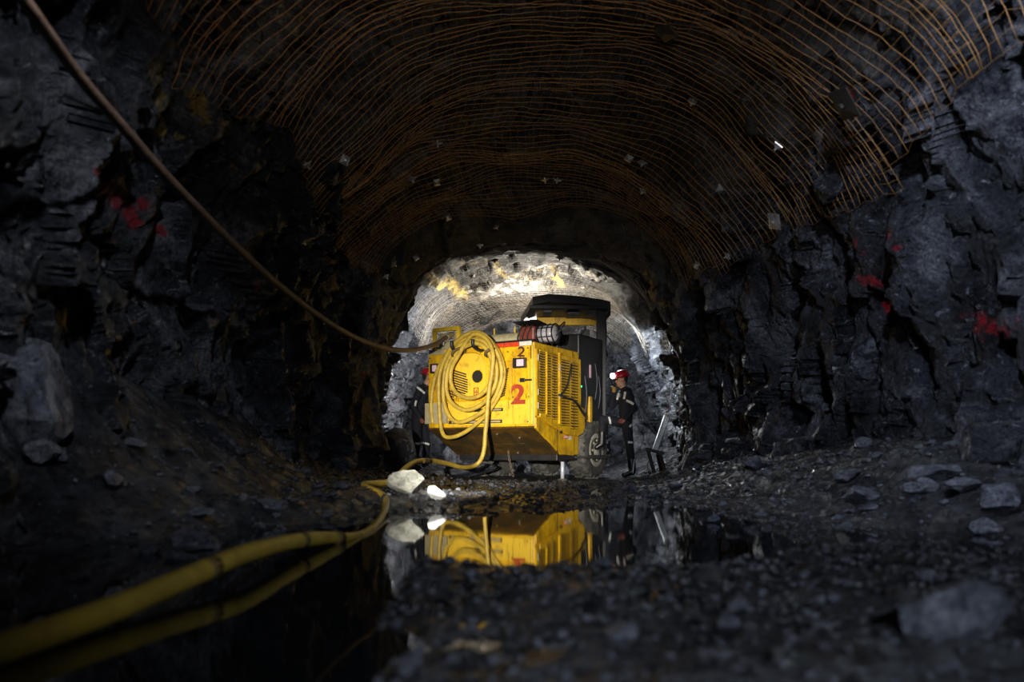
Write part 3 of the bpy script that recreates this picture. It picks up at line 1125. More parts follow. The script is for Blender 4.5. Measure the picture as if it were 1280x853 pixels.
# black hoses draped on the hood
pts = [side(px, py, SX + .10) for px, py in [(699, 494), (703, 495), (708, 498), (716, 500), (722, 506), (727, 514), (731, 520)]]
MB().tube(catmull([(SX + .10, y, z) for y, z in pts], 5), .022, 8).build('rubber_hose', 'rig_black', rig, True)
pts = [side(px, py, SX + .09) for px, py in [(714, 455), (712, 470), (708, 484), (701, 494)]]
MB().tube(catmull([(SX + .09, y, z) for y, z in pts], 5), .014, 8).build('rubber_hose', 'rig_black', rig, True)

# belly: sloped plates under the tail, brown and rusty
(ya, za), (yb, zb) = (0.0, ZB), (s1[0], s1[1])
sl = Vector((0, yb - ya, zb - za))
nb = Vector((0, sl.z, -sl.y)).normalized()
if nb.z > 0:
    nb = -nb


def belly(name, x0, x1, u0, u1, t, material, parent=rig):
    p0, p1 = Vector((0, ya, za)) + sl * u0, Vector((0, ya, za)) + sl * u1
    vs_ = []
    for n in (0.0, t):
        for xx, p in ((x0, p0), (x1, p0), (x1, p1), (x0, p1)):
            vs_.append((xx, p.y + nb.y * n, p.z + nb.z * n))
    return MB().add(vs_, [(0, 1, 2, 3), (7, 6, 5, 4), (0, 4, 5, 1), (1, 5, 6, 2), (2, 6, 7, 3), (3, 7, 4, 0)]).build(name, material, parent, bevel=.004)


belly('belly_skin', -1.068, 1.068, .0, 1.0, .006, 'rig_belly')
belly('belly_rim', -1.06, 1.06, .0, .14, .03, 'rig_belly')
bp1 = belly('belly_plate', -1.06, -.32, .15, .98, .022, 'rig_belly')
bp2 = belly('belly_plate', -.30, .52, .15, .55, .022, 'rig_belly')
bp3 = belly('belly_plate', -.30, .60, .56, .98, .022, 'rig_belly')
bp4 = belly('belly_plate', .70, 1.06, .15, .98, .022, 'rig_belly')
for xx, u in [(-.1, .36), (.25, .2), (.3, .88), (.62, .34)]:
    p0 = Vector((xx, ya, za)) + sl * u + nb * .02
    MB().cyl(p0, p0 + nb * .025, .022, .018, 8).build('belly_bolt', 'steel_rust', rig)
MB().box((-1.0, s1[0] - .05, s1[1] - .10), (1.04, 1.62, s1[1] + .01)).build('tail_beam', 'rig_black', rig, bevel=.01)
# chassis under and ahead of the hood
MB().box((-.55, 1.4, .34), (.55, 4.2, .72)).build('chassis', 'rig_black', rig, bevel=.02)
MB().box((-.95, 1.62, .72), (.95, 3.2, 1.25)).build('engine_deck', 'rig_black', rig, bevel=.02)
MB().box((-.95, 3.2, .6), (.3, 4.1, 1.5)).build('front_frame', 'rig_black', rig, bevel=.02)

# stabiliser jacks
for (jx, jy) in ((.95, 1.22), (-.95, 1.62)):
    zg = gz1(*(ROOT + Matrix.Rotation(YAW, 3, 'Z') @ Vector((jx, jy, 0))).xy)
    j = MB().cyl((jx, jy, s1[1] - .12), (jx, jy, s1[1] + .1), .06, .06, 14).build('jack_sleeve', 'rig_black', rig, True)
    MB().cyl((jx, jy, zg + .02), (jx, jy, s1[1] - .1), .033, .033, 14).build('jack_rod', 'chrome', rig, True)
    MB().cyl((jx, jy, zg - .02), (jx, jy, zg + .03), .11, .09, 14).build('jack_foot', 'steel_rust', rig)

# chain hanging under the tail
ch = empty('chain', (0, 0, 0))
ch.parent = rig
cxl, cyl_ = .13, .72
zt0 = ZB + (s1[1] - ZB) * .62 - .01
lk = MB()
lp_ = [(0.014 * math.cos(a) * 1.3, 0, 0.034 * math.sin(a)) for a in [2 * math.pi * k / 12 for k in range(13)]]
lk.tube(lp_, .0065, 6, caps=False)
lme = lk.mesh('chain_link')
lme.materials.append(MATS['steel_rust'])
nlk = 13
for k in range(nlk):
    o = bpy.data.objects.new('chain_link', lme)
    COL.objects.link(o)
    o.parent = ch
    t = k / (nlk - 1)
    o.location = (cxl + .10 * t ** 1.6, cyl_, zt0 - .52 * t)
    o.rotation_euler = (0, -.25 * t, (k % 2) * math.pi / 2)

# wheels


def wheel(lx, ly, r, w, s, name='wheel'):
    """s=+1: outer face towards +x"""
    e = empty(name, (lx, ly, r - .03))
    e.parent = rig
    prof = [(-w / 2, r * .56), (-w / 2 * 1.05, r * .70), (-w / 2, r * .88), (-w / 2 * .8, r * .965), (0, r * .975), (w / 2 * .8, r * .965), (w / 2, r * .88), (w / 2 * 1.05, r * .70), (w / 2, r * .56)]
    MB().lathe(prof, (0, 0, 0), 'x', 40).build('tyre', 'tyre_rubber', e, True)
    lug = MB()
    for k in range(22):
        a = 2 * math.pi * k / 22
        for sg in (-1, 1):
            aa = a + (.0 if sg < 0 else math.pi / 22)
            c0 = Vector((sg * .02, math.cos(aa) * r * .985, math.sin(aa) * r * .985))
            a2 = aa + .16
            c1 = Vector((sg * w / 2 * .98, math.cos(a2) * r * .95, math.sin(a2) * r * .95))
            lug.bar(c0, c1, .05, .05, up=Vector((0, math.cos(aa), math.sin(aa))))
    lug.build('tread_lugs', 'tyre_rubber', e)
    MB().lathe([(s * w * .30, r * .60), (s * w * .50, r * .585), (s * w * .53, r * .50), (s * w * .50, r * .42), (s * w * .50, r * .24), (s * w * .62, r * .20), (s * w * .62, .0)], (0, 0, 0), 'x', 32).build('rim', 'hub_mud', e, True)
    nut = MB()
    nut.cyl((s * w * .48, r * .33, 0), (s * w * .56, r * .33, 0), .022, .02, 6)
    nme = nut.mesh('wheel_nut')
    nme.materials.append(MATS['hub_mud'])
    for k in range(8):
        o = bpy.data.objects.new('wheel_nut', nme)
        COL.objects.link(o)
        o.parent = e
        o.rotation_euler = (math.pi * 2 * k / 8, 0, 0)
    return e


wheel(.98, 2.18, .54, .36, 1)
wheel(-.92, 2.05, .54, .36, -1)
wheel(-.75, 3.75, .50, .34, -1)
wheel(.05, 4.0, .48, .3, 1)

# cab area behind the hood (dark)
MB().box((.48, 1.66, 1.05), (1.06, 2.72, 2.62)).build('cab_body', 'rig_black', rig, bevel=.03)
MB().box((.30, 1.63, 1.6), (.66, 1.9, 2.62)).build('console_panel', 'rig_dark_grey', rig, bevel=.03)
for k in range(2):
    MB().box((.42 + .14 * k, 1.60, 2.38), (.45 + .14 * k, 1.63, 2.56)).build('console_lever', 'rig_black', rig)
MB().cyl((.36, 1.75, 2.62), (.36, 1.75, 2.74), .05, .02, 10).build('control_knob', 'rig_black', rig)
MB().cyl((.62, 1.75, 2.62), (.62, 1.75, 2.76), .06, .02, 10).build('control_knob', 'rig_black', rig)
yg, zg_ = side(737, 509, SX)
MB().box((SX - .04, yg - .05, .98), (SX + .03, yg + .06, 1.50)).build('yellow_post', 'rig_yellow', rig, bevel=.01)
yl, zl_ = side(737.5, 463, SX)
MB().box((SX, yl - .03, zl_ - .14), (SX + .012, yl + .03, zl_ + .10)).build('pink_sticker', 'lens_pink', rig)
yl, zl_ = side(726, 483.3, SX)
MB().lathe([(0, .018), (.02, .014)], (SX, yl, zl_), 'x', 10).build('indicator_led', 'green_led', rig)
for a, b in (((731, 470), (731, 520)), ((744, 455), (744, 500)), ((748, 470), (748, 512))):
    ya_, za_ = side(*a, SX + .03)
    yb_, zb_ = side(*b, SX + .03)
    MB().tube(catmull([(SX + .03, ya_, za_), (SX + .06, (ya_ + yb_) / 2 + .02, (za_ + zb_) / 2), (SX + .03, yb_, zb_)], 5), .011, 6).build('cab_cable', 'rig_dark_grey', rig, True)
# canopy, square to the drift


def W(x, y, z):
    return loc_of((x, y, z))


cn = MB()
tops = [P(666, 371, 15.0), P(686, 367.5, 15.0), P(722, 370, 15.0), P(750, 374, 15.0), P(763, 377, 15.0), P(763.5, 384, 15.0)]
far = [P(651, 396.5, 16.45), P(676, 390, 16.45), P(712, 391, 16.45), P(738, 393, 16.45), P(749, 396, 16.45), P(750, 401, 16.45)]
up = []
for q in tops:
    up.append(q)
for q in far:
    up.append(q)
k = len(tops)
th = .15
vs_ = [loc_of(v) for v in up] + [loc_of(Vector((v.x, v.y, v.z - th))) for v in up]
fs_ = []
for i in range(k - 1):
    fs_.append((i, i + 1, k + i + 1, k + i))
    fs_.append((2 * k + i, 3 * k + i, 3 * k + i + 1, 2 * k + i + 1))
    fs_.append((i, 2 * k + i, 2 * k + i + 1, i + 1))
    fs_.append((k + i, k + i + 1, 3 * k + i + 1, 3 * k + i))
fs_ += [(0, k, 3 * k, 2 * k), (k - 1, 3 * k - 1, 4 * k - 1, 2 * k - 1)]
canopy = cn.add(vs_, fs_).build('canopy', 'rig_black', rig, bevel=.012)


def wbox(name, x0, y0, z0, x1, y1, z1, material, parent=rig, bevel=.008):
    c = [(x0, y0, z0), (x1, y0, z0), (x1, y1, z0), (x0, y1, z0), (x0, y0, z1), (x1, y0, z1), (x1, y1, z1), (x0, y1, z1)]
    return MB().add([W(*v) for v in c], [(0, 3, 2, 1), (4, 5, 6, 7), (0, 1, 5, 4), (1, 2, 6, 5), (2, 3, 7, 6), (3, 0, 4, 7)]).build(name, material, parent, bevel=bevel)


# canopy posts
pr0, pr1 = P(746, 400, 15.35).x, P(757, 400, 15.35).x
wbox('canopy_post', pr0, 15.3, .55, pr1, 15.46, 3.20, 'rig_black')
wbox('canopy_post', P(662, 400, 16.1).x, 16.05, 1.3, P(670, 400, 16.1).x, 16.2, 3.14, 'rig_black')
wbox('canopy_beam', P(671, 400, 16.3).x, 16.24, P(700, 407, 16.3).z, P(745, 400, 16.3).x, 16.36, P(700, 397.5, 16.3).z, 'rig_yellow', canopy)
wbox('canopy_beam', P(662, 372, 15.05).x, 15.02, 3.17, P(757, 372, 15.05).x, 15.12, 3.24, 'rig_black', canopy)
# panels under the roof
for (a, b, yq) in ((679, 689, 15.6), (708, 723, 15.8), (735, 745, 15.6)):
    zz = P(700, 385, yq).z
    wbox('roof_panel', P(a, 385, yq).x, yq - .25, 3.16, P(b, 385, yq).x, yq + .25, 3.20, 'rig_dark_grey', canopy)
# work lights under the far edge of the canopy
for a in (690, 731):
    q = P(a, 402, 16.55)
    wl = wbox('work_light', q.x - .09, 16.46, 2.86, q.x + .09, 16.58, 3.0, 'rig_black')
    MB().add([W(q.x - .075, 16.585, 2.875), W(q.x + .075, 16.585, 2.875), W(q.x + .075, 16.585, 2.985), W(q.x - .075, 16.585, 2.985)], [(0, 1, 2, 3)]).build('lamp_lens', 'work_lamp_lit', wl)
    wbox('light_bracket', q.x - .02, 16.40, 2.98, q.x + .02, 16.5, 3.2, 'rig_black', wl)
# added lamp housing behind the post for the side fill
sl_ = wbox('added_side_lamp', 1.66, 15.62, 2.72, 1.77, 15.78, 2.84, 'rig_black')
wbox('lamp_lens', 1.77, 15.64, 2.735, 1.778, 15.76, 2.825, 'work_lamp_lit', sl_, 0)  # added glowing lens of the same housing
wbox('light_bracket', 1.68, 15.44, 2.76, 1.72, 15.64, 2.80, 'rig_black', sl_, 0)
# cables on the right of the post
for pts in ([(757, 395), (758, 420), (757, 450)], [(757, 418), (762, 424), (766, 430)], [(756, 433), (760, 440), (761, 450), (758, 462)], [(757, 455), (761, 462), (762, 472), (757, 480)]):
    MB().tube(catmull([W(*P(a, b, 15.35)) for a, b in pts], 6), .012, 6).build('cab_cable', 'rig_black', rig, True)

# top of the tail: bracket frame, tank rail, lamp box and caged lamp
fr = empty('bracket_frame', (0, 0, 0))
fr.parent = rig
xa, xb = X(541), X(571)
za_, zb_ = ZT, Z(403)
for nm, p0, p1 in (('post', (xa, .06, za_ - .04), (xa, .06, zb_)), ('post', (xb, .06, za_ - .04), (xb, .06, zb_)), ('rail', (xa - .02, .06, zb_), (xb + .02, .06, zb_))):
    MB().bar(p0, p1, .065, .065).build('frame_' + nm, 'rig_yellow_light', fr, bevel=.005)
xi0, xi1 = X(547), X(566)
for p0, p1, h in (((xi0, .09, za_), (xi0, .09, zb_ - .07), .05), ((xi1, .09, za_), (xi1, .09, zb_ - .07), .05), ((xi0, .09, zb_ - .09), (xi1, .09, zb_ - .09), .06), ((xi0, .09, za_ + .03), (xi1, .09, za_ + .03), .1)):
    MB().bar(p0, p1, h, .03, up=(0, 1, 0)).build('inner_plate', 'rig_pale_dirt', fr)
m = MB()
m.box((X(556), -.02, ZT - .02), (X(575), .12, ZT + .12))
m.build('hose_bracket', 'rig_pale_dirt', rig, bevel=.01)
MB().lathe([(X(572), .10), (X(574), .13), (X(640), .13), (X(642), .10)], (0, .34, ZT + .10), 'x', 20).build('tank', 'rig_pale_dirt', rig, True)
for px in (606, 632):
    MB().cyl((X(px), .3, ZT + .2), (X(px), .3, ZT + .33), .012, .012, 6).build('tank_pin', 'rig_yellow_light', rig)
lb = MB()
lx0, lx1 = X(641), X(661)
lb.box((lx0, .18, ZT), (lx1, .48, ZT + .30))
lbo = lb.build('signal_lamp', 'lamp_red_brown', rig, bevel=.04)
MB().prism([(.10, ZT + .36), (.55, ZT + .32), (.55, ZT + .34), (.10, ZT + .38)], lx0 - .06, lx1 + .10).build('lamp_hood', 'rig_black', lbo)
for t in (.2, .5, .8):
    xx = lx0 + (lx1 - lx0) * t
    MB().tube(catmull([(xx - .05, .16, ZT), (xx - .04, .12, ZT + .12), (xx, .12, ZT + .22), (xx + .04, .16, ZT + .32)], 4), .01, 6).build('lamp_guard', 'rig_black', lbo, True)
cg = MB().lathe([(0, .11), (.02, .14), (.26, .14), (.30, .10)], (X(664), .30, ZT + .16), 'x', 20).build('caged_lamp', 'lamp_glass', rig, True)
for t in (.0, .1, .2, .29):
    ring = [(X(664) + t, .30 + .155 * math.cos(a), ZT + .16 + .155 * math.sin(a)) for a in [2 * math.pi * k / 20 for k in range(21)]]
    MB().tube(ring, .011, 6, caps=False).build('cage_ring', 'rig_black', cg, True)
for a in (.3, 1.4, 2.6, 3.6, 4.4, 5.4):
    y_, z_ = .30 + .155 * math.cos(a), ZT + .16 + .155 * math.sin(a)
    MB().cyl((X(664) - .01, y_, z_), (X(664) + .30, y_, z_), .009, .009, 6).build('cage_bar', 'rig_black', cg)
MB().tube(catmull([(X(664) + .28, .3, ZT + .1), (X(664) + .42, .34, ZT + .28), (X(664) + .34, .5, ZT + .36), (X(664) + .1, .6, ZT + .2), (X(664), .7, ZT)], 6), .012, 6).build('lamp_cable', 'rig_black', rig, True)
# hose hook
MB().tube(catmull([(X(578), 0, Z(436)), (X(578), -.16, Z(436)), (X(578), -.30, Z(432)), (X(578), -.32, Z(424))], 4), .03, 8).build('hose_hook', 'rig_black', rig, True)
MB().tube(catmull([(X(604), 0, Z(436)), (X(604), -.16, Z(436)), (X(604), -.30, Z(432)), (X(604), -.32, Z(424))], 4), .03, 8).build('hose_hook', 'rig_black', rig, True)
# step plate where the worker rests his foot
fp = loc_of(P(752, 569, 14.2))
MB().box((1.0, fp.y - .14, fp.z - .06), (fp.x + .22, fp.y - .10, fp.z - .02)).build('step_arm', 'rig_black', rig)
MB().box((fp.x - .18, fp.y - .16, fp.z - .03), (fp.x + .24, fp.y + .14, fp.z)).build('step_plate', 'rig_black', rig, bevel=.005)

# ------------------------------------------------------------------ yellow hose: coil on the hook, drop, ground run to the camera
RZ = Matrix.Rotation(YAW, 3, 'Z')


def on_rear(px, py, off):
    x, z = rear(px, py, off)
    return ROOT + RZ @ Vector((x, -off, z))


coil = []
L5 = [(541, 530, .05), (539, 505, .06), (545, 468, .09), (564, 436, .14), (590, 421, .17)]
L1 = [(610, 424, .16), (624, 442, .14), (630, 466, .12), (624, 493, .12), (606, 520, .12), (582, 540, .12), (563, 547, .12), (553, 541, .12), (549, 510, .12), (550, 466, .15), (567, 431, .20), (590, 416, .24)]
L2 = [(608, 421, .24), (621, 441, .20), (627, 462, .18), (624, 484, .17), (611, 508, .17), (590, 523, .17), (572, 528, .17), (560, 518, .17), (554, 495, .17), (557, 460, .19), (569, 437, .22), (590, 425, .23)]
L3 = [(606, 428, .22), (616, 443, .20), (621, 462, .22), (618, 484, .22), (604, 504, .22), (584, 513, .22), (566, 505, .22), (558, 488, .22), (560, 462, .23), (571, 441, .25), (590, 430, .26)]
L4 = [(604, 433, .26), (613, 446, .25), (617, 462, .26), (613, 479, .27), (602, 493, .27), (587, 498, .27), (572, 493, .27), (564, 480, .27), (564, 462, .28), (572, 446, .29), (590, 419, .31)]
DROP = [(608, 424, .32), (616, 442, .33), (615, 465, .33), (611, 490, .33), (608.5, 520, .33), (606.5, 545, .33), (605, 562, .34), (601, 575, .38), (592, 583, .48)]
coil = [on_rear(*q) for q in L5 + L1 + L2 + L3 + L4 + DROP]
run = [P(577, 584.5, 12.6), P(560, 580, 12.2), P(540, 576.5, 11.6), P(522, 577, 10.8), P(509, 584, 9.9), P(499, 594, 9.0), P(486, 603, 8.35), P(468, 605, 8.0), P(456, 606, 7.75),
       P(459, 610, 7.45), P(472, 616, 7.1), P(482, 623, 6.8), P(482, 634, 6.3), P(476, 648, 5.6), P(466, 660, 5.0), P(450, 669, 4.6), P(430, 672, 4.3), P(400, 673, 4.0), P(360, 678.5, 3.6), P(300, 695, 3.02),
       P(220, 729, 2.55), P(150, 759, 2.24), P(70, 788, 1.98), P(0, 812, 1.80), P(-80, 835, 1.66), P(-180, 858, 1.55)]
n_coil = len(coil)
path = coil + run
rad = [.036] * n_coil + [.036] * 9 + [.034, .032, .031, .029, .027, .025, .024, .026] + [.036, .037, .038, .038, .038, .038, .038, .038, .038]
rad = rad[:len(path)]
sm = catmull([(*p, r) for p, r in zip(path, rad)], 7)
hz_root = empty('yellow_hose', (P(456, 606, 7.75).x, P(456, 606, 7.75).y, 0))
tag(hz_root, 'thick yellow hose coiled on the rig and trailing over the floor to the lower left', 'hose')
ofs = hz_root.location


def rel(v):
    return (v[0] - ofs.x, v[1] - ofs.y, v[2] - ofs.z)


MB().tube([rel(s) for s in sm], [s[3] for s in sm], 10).build('hose_tube', 'hose_yellow', hz_root, True)
# tape wraps and couplings
for i in (5 * 7, 5 * 7 + 3, 17 * 7):
    pass


def wrap(i, n, extra, name, material):
    seg = sm[i:i + n]
    MB().tube([rel(s) for s in seg], [s[3] + extra for s in seg], 10).build(name, material, hz_root, True)


iclamp = (n_coil + 17) * 7 - 6
wrap(iclamp, 3, .006, 'clamp_band', 'hose_tape')
for k in (10, 23):
    wrap(iclamp + k, 2, .0015, 'clamp_band', 'hose_tape')
wrap(n_coil * 7 + 15, 5, .004, 'tape_wrap', 'hose_tape')
# rope ties that hold the coil
for (px, py, w_) in ((573, 441, 0.12), (614, 441, 0.11)):
    c = on_rear(px, py, .22)
    ring = []
    for k in range(15):
        a = 2 * math.pi * k / 14
        ring.append(rel(c + RZ @ Vector((w_ * .75 * math.cos(a) * .9, .15 * math.sin(a), w_ * .55 * math.cos(a)))))
    MB().tube(ring, .022, 6, caps=False).build('rope_tie', 'hose_tape', hz_root, True)

# ------------------------------------------------------------------ brown hose hanging from upper left to the rig
hq = [(-20, -60, 3.0), (30, 0, 3.25), (62, 45, 3.5), (100, 97, 3.85), (150, 155, 4.3), (200, 212, 4.8), (250, 264, 5.4), (300, 313, 6.2), (350, 358, 7.2), (400, 396, 8.5), (440, 420, 9.8), (470, 432, 10.9),
      (500, 438, 11.9), (525, 436, 12.7), (545, 430, 13.3), (558, 422, 13.70), (566, 418, 13.95)]
hp_ = []
for px, py, Yq in hq:
    h, _ = rock_hit(px, py)
    if h is not None and px > -1:
        Yq = min(Yq, h.y - .12)
    hp_.append(P(px, py, Yq))
bh = empty('hanging_hose', hp_[-1])
tag(bh, 'long brown cable hose hanging from the upper left corner to the rig', 'hose')
hc_ = catmull([(*p, .027 + .011 * k / 16) for k, p in enumerate(hp_)], 8)
MB().tube([tuple(Vector(s[:3]) - bh.location) for s in hc_], [s[3] for s in hc_], 10).build('hose_tube', 'hose_brown', bh, True)
MB().tube([tuple(Vector(s) - bh.location) for s in catmull([hp_[-2], (hp_[-2] + hp_[-1]) / 2, hp_[-1]], 3)], .05, 10).build('hose_fitting', 'rig_pale_dirt', bh, True)

# ------------------------------------------------------------------ people


def capsule(m, a, b, ra, rb, n=14):
    a, b = Vector(a), Vector(b)
    d = (b - a)
    L = max(d.length, 1e-4)
    d = d.normalized() if d.length > 1e-6 else Vector((0, 0, 1))
    pts, rad = [], []
    for k in range(6):
        t = math.pi / 2 * (1 - k / 5)
        pts.append(a - d * ra * math.sin(t))
        rad.append(max(ra * math.cos(t), .0008))
    for k in range(6):
        t = math.pi / 2 * (k / 5)
        pts.append(b + d * rb * math.sin(t))
        rad.append(max(rb * math.cos(t), .0008))
    m.tube(pts, rad, n)


def ellipsoid(m, c, r, n=18):
    vs_, fs_ = [], []
    rows = 12
    for i in range(rows + 1):
        t = math.pi * i / rows
        for k in range(n):
            a = 2 * math.pi * k / n
            vs_.append((c[0] + r[0] * max(math.sin(t), .02) * math.cos(a), c[1] + r[1] * max(math.sin(t), .02) * math.sin(a), c[2] + r[2] * math.cos(t)))
    for i in range(rows):
        for k in range(n):
            fs_.append((i * n + k, i * n + (k + 1) % n, (i + 1) * n + (k + 1) % n, (i + 1) * n + k))
    fs_.append(tuple(range(n - 1, -1, -1)))
    fs_.append(tuple(rows * n + k for k in range(n)))
    m.add(vs_, fs_)


def bone_d(V, a, b, ra, rb):
    a, b = np.array(a), np.array(b)
    ab = b - a
    t = np.clip(((V - a) @ ab) / (ab @ ab + 1e-9), 0, 1)
    return np.linalg.norm(V - (a + t[:, None] * ab), axis=1) - (ra + (rb - ra) * t)


def hand_bones(wrist, dirv, side_v, curl_v, zone):
    """palm + five fingers: dirv from wrist to knuckles, side_v towards the thumb, curl_v where the fingers bend"""
    w, d, s, c = Vector(wrist), Vector(dirv).normalized(), Vector(side_v).normalized(), Vector(curl_v).normalized()
    B = []
    kn = w + d * .085
    B.append((w, w + d * .07, .030, .034, zone))
    for i, (o_, l_) in enumerate(((.030, .072), (.010, .082), (-.010, .076), (-.029, .058))):
        k0 = kn + s * o_ - d * .012
        k1 = k0 + (d * .75 + c * .55).normalized() * l_ * .55
        k2 = k1 + (d * .25 + c * .95).normalized() * l_ * .5
        B.append((k0 - d * .02, k1, .0105, .0098, zone))
        B.append((k1, k2, .0098, .0085, zone))
    t0 = w + d * .03 + s * .026
    t1 = t0 + (s * .8 + d * .7 + c * .2).normalized() * .045
    t2 = t1 + (d * .9 + c * .5).normalized() * .035
    B.append((t0, t1, .014, .012, zone))
    B.append((t1, t2, .012, .0095, zone))
    return B


def person(label, origin, fwd, sidev, J, scale, zones_mat, strips, helmet=True, lampon=False):
    """J joints given as (forward, side, up) in metres; fwd/sidev world unit vectors"""
    root = empty('person', origin)
    tag(root, label, 'person')
    f, s, u = Vector(fwd), Vector(sidev), Vector((0, 0, 1))

    def C(q):
        return (f * q[0] + s * q[1] + u * q[2]) * scale
    j = {k: C(v) for k, v in J.items()}
    k_ = scale
    B = []

    def bone(a, b, ra, rb, z):
        B.append((j[a] if isinstance(a, str) else a, j[b] if isinstance(b, str) else b, ra * k_, rb * k_, z))
    # trunk as several side-by-side bones for a flat chest
    for o_ in (-.075, 0, .075):
        so = s * o_ * k_
        bone(j['pelvis'] + so, j['waist'] + so, .105, .108, 'jacket')
        bone(j['waist'] + so, j['chest'] + so * 1.15, .108, .118, 'jacket')
    bone(j['shl'], j['shr'], .078, .078, 'jacket')
    bone('chest', 'neck', .10, .065, 'jacket')
    bone('neck', 'head', .058, .06, 'skin')
    hc = j['head'] + u * .045 * k_
    for sd in ('l', 'r'):
        bone('sh' + sd, 'el' + sd, .068, .054, 'jacket')
        bone('el' + sd, 'wr' + sd, .055, .040, 'jacket')
        bone('hip' + sd, 'kn' + sd, .098, .068, 'trouser')
        bone('kn' + sd, 'an' + sd, .068, .056, 'trouser')
        bone(j['kn' + sd] + (j['an' + sd] - j['kn' + sd]) * .55, 'an' + sd, .068, .060, 'boot')
        bone('an' + sd, 'to' + sd, .058, .044, 'boot')
        hd = (j['wr' + sd] - j['el' + sd]).normalized()
        hv = J.get('hd' + sd)
        if hv is not None:
            hd = (f * hv[0] + s * hv[1] + u * hv[2]).normalized()
        cv = f * .3 - u * .2
        cv = (cv - hd * cv.dot(hd))
        if cv.length < 1e-3:
            cv = s
        sv = hd.cross(cv).normalized() * (1 if sd == 'l' else -1)
        for a, b, ra, rb, z in hand_bones(j['wr' + sd], hd, sv, cv, 'hand' + sd):
            B.append((j['wr' + sd] + (a - j['wr' + sd]) * k_, j['wr' + sd] + (b - j['wr' + sd]) * k_, ra * k_, rb * k_, z))
    m = MB()
    for a, b, ra, rb, z in B:
        capsule(m, a, b, ra, rb)
    # head: skull, jaw, nose, ears, chin; forward is the face
    hf = j['face'].normalized()
    hs = hf.cross(u).normalized()
    ellipsoid(m, tuple(hc + u * .03 * k_), (.085 * k_, .085 * k_, .105 * k_))
    capsule(m, hc - u * .05 * k_ + hf * .03 * k_, hc - u * .02 * k_ + hf * .045 * k_, .055 * k_, .05 * k_)
    capsule(m, hc + hf * .078 * k_ + u * .02 * k_, hc + hf * .100 * k_ - u * .008 * k_, .012 * k_, .015 * k_)
    capsule(m, hc + hf * .072 * k_ - u * .038 * k_ - hs * .02 * k_, hc + hf * .072 * k_ - u * .038 * k_ + hs * .02 * k_, .011 * k_, .011 * k_)
    capsule(m, hc + hf * .058 * k_ - u * .078 * k_, hc + hf * .062 * k_ - u * .07 * k_, .02 * k_, .02 * k_)
    for sg in (-1, 1):
        capsule(m, hc + hs * sg * .086 * k_ - u * .012 * k_, hc + hs * sg * .09 * k_ + u * .03 * k_, .013 * k_, .016 * k_)
    me = m.mesh('body_raw')
    tmp = bpy.data.objects.new('tmp', me)
    COL.objects.link(tmp)
    rm = tmp.modifiers.new('r', 'REMESH')
    rm.mode = 'VOXEL'
    rm.voxel_size = .0095
    sm_ = tmp.modifiers.new('s', 'SMOOTH')
    sm_.iterations = 2
    sm_.factor = .5
    dg = bpy.context.evaluated_depsgraph_get()
    bm_ = bpy.data.meshes.new_from_object(tmp.evaluated_get(dg))
    bpy.data.objects.remove(tmp)
    bm_.materials.clear()
    names = ['jacket', 'trouser', 'boot', 'skin', 'handl', 'handr']
    for z in names:
        bm_.materials.append(MATS[zones_mat[z]])
    co = np.empty(len(bm_.vertices) * 3)
    bm_.vertices.foreach_get('co', co)
    co = co.reshape(-1, 3)
    best = np.full(len(co), 1e9)
    zid = np.zeros(len(co), int)
    for a, b, ra, rb, z in B:
        d = bone_d(co, a, b, ra, rb)
        w_ = d < best
        best = np.where(w_, d, best)
        zid = np.where(w_, names.index(z), zid)
    dh = np.linalg.norm(co - np.array(hc + u * .02 * k_), axis=1) - .10 * k_
    zid = np.where((dh < best + .01) & (dh < .05), names.index('skin'), zid)
    fl = np.empty(len(bm_.loops), dtype=np.int32)
    bm_.loops.foreach_get('vertex_index', fl)
    ls = np.empty(len(bm_.polygons), dtype=np.int32)
    bm_.polygons.foreach_get('loop_start', ls)
    bm_.polygons.foreach_set('material_index', zid[fl[ls]].astype(np.int32))
    body = link_mesh('body', bm_, None, root, True)
    # eyes
    for sg in (-1, 1):
        e = MB()
        ellipsoid(e, tuple(hc + hf * .082 * k_ + hs * sg * .032 * k_ + u * .022 * k_), (.010 * k_,) * 3, 10)
        e.build('eye', 'eye_dark', root, True)
    # hair below the helmet
    hr = MB()
    ellipsoid(hr, tuple(hc - hf * .022 * k_ + u * .03 * k_), (.083 * k_, .083 * k_, .085 * k_))
    hr.build('hair', 'hair_dark', root, True)
    # hard hat: dome, brim, rear ridge
    top = hc + u * .055 * k_
    tilt = (u + hf * .06).normalized()
    dm = MB()
    q = Vector((0, 0, 1)).rotation_difference(tilt)
    vs_, fs_ = [], []
    n = 24
    prof = [(.116, .0), (.117, .03), (.108, .07), (.085, .102), (.05, .120), (.003, .126)]
    prof += [(.003, .120), (.047, .113), (.08, .096), (.102, .066), (.110, .03), (.109, .0)]
    for r_, h_ in prof:
        for k in range(n):
            a = 2 * math.pi * k / n
            vs_.append(top + (q @ (hf * (r_ * 1.12 * math.cos(a)) + hs * (r_ * math.sin(a)) + u * h_)) * k_)
    for i in range(len(prof)):
        i2 = (i + 1) % len(prof)
        for k in range(n):
            fs_.append((i * n + k, i * n + (k + 1) % n, i2 * n + (k + 1) % n, i2 * n + k))
    dm.add(vs_, fs_)
    hel = dm.build('hard_hat', 'helmet_red', root, True)
    br = MB()
    vs_, fs_ = [], []
    for k in range(n):
        a = 2 * math.pi * k / n
        ext = .030 + .035 * max(0, math.cos(a)) ** 2
        for r_, h_ in ((.114, .012), (.114 + ext, -.004), (.114 + ext, -.010), (.110, .002)):
            vs_.append(top + (q @ (hf * (r_ * 1.12 * math.cos(a)) + hs * (r_ * math.sin(a)) + u * h_)) * k_)
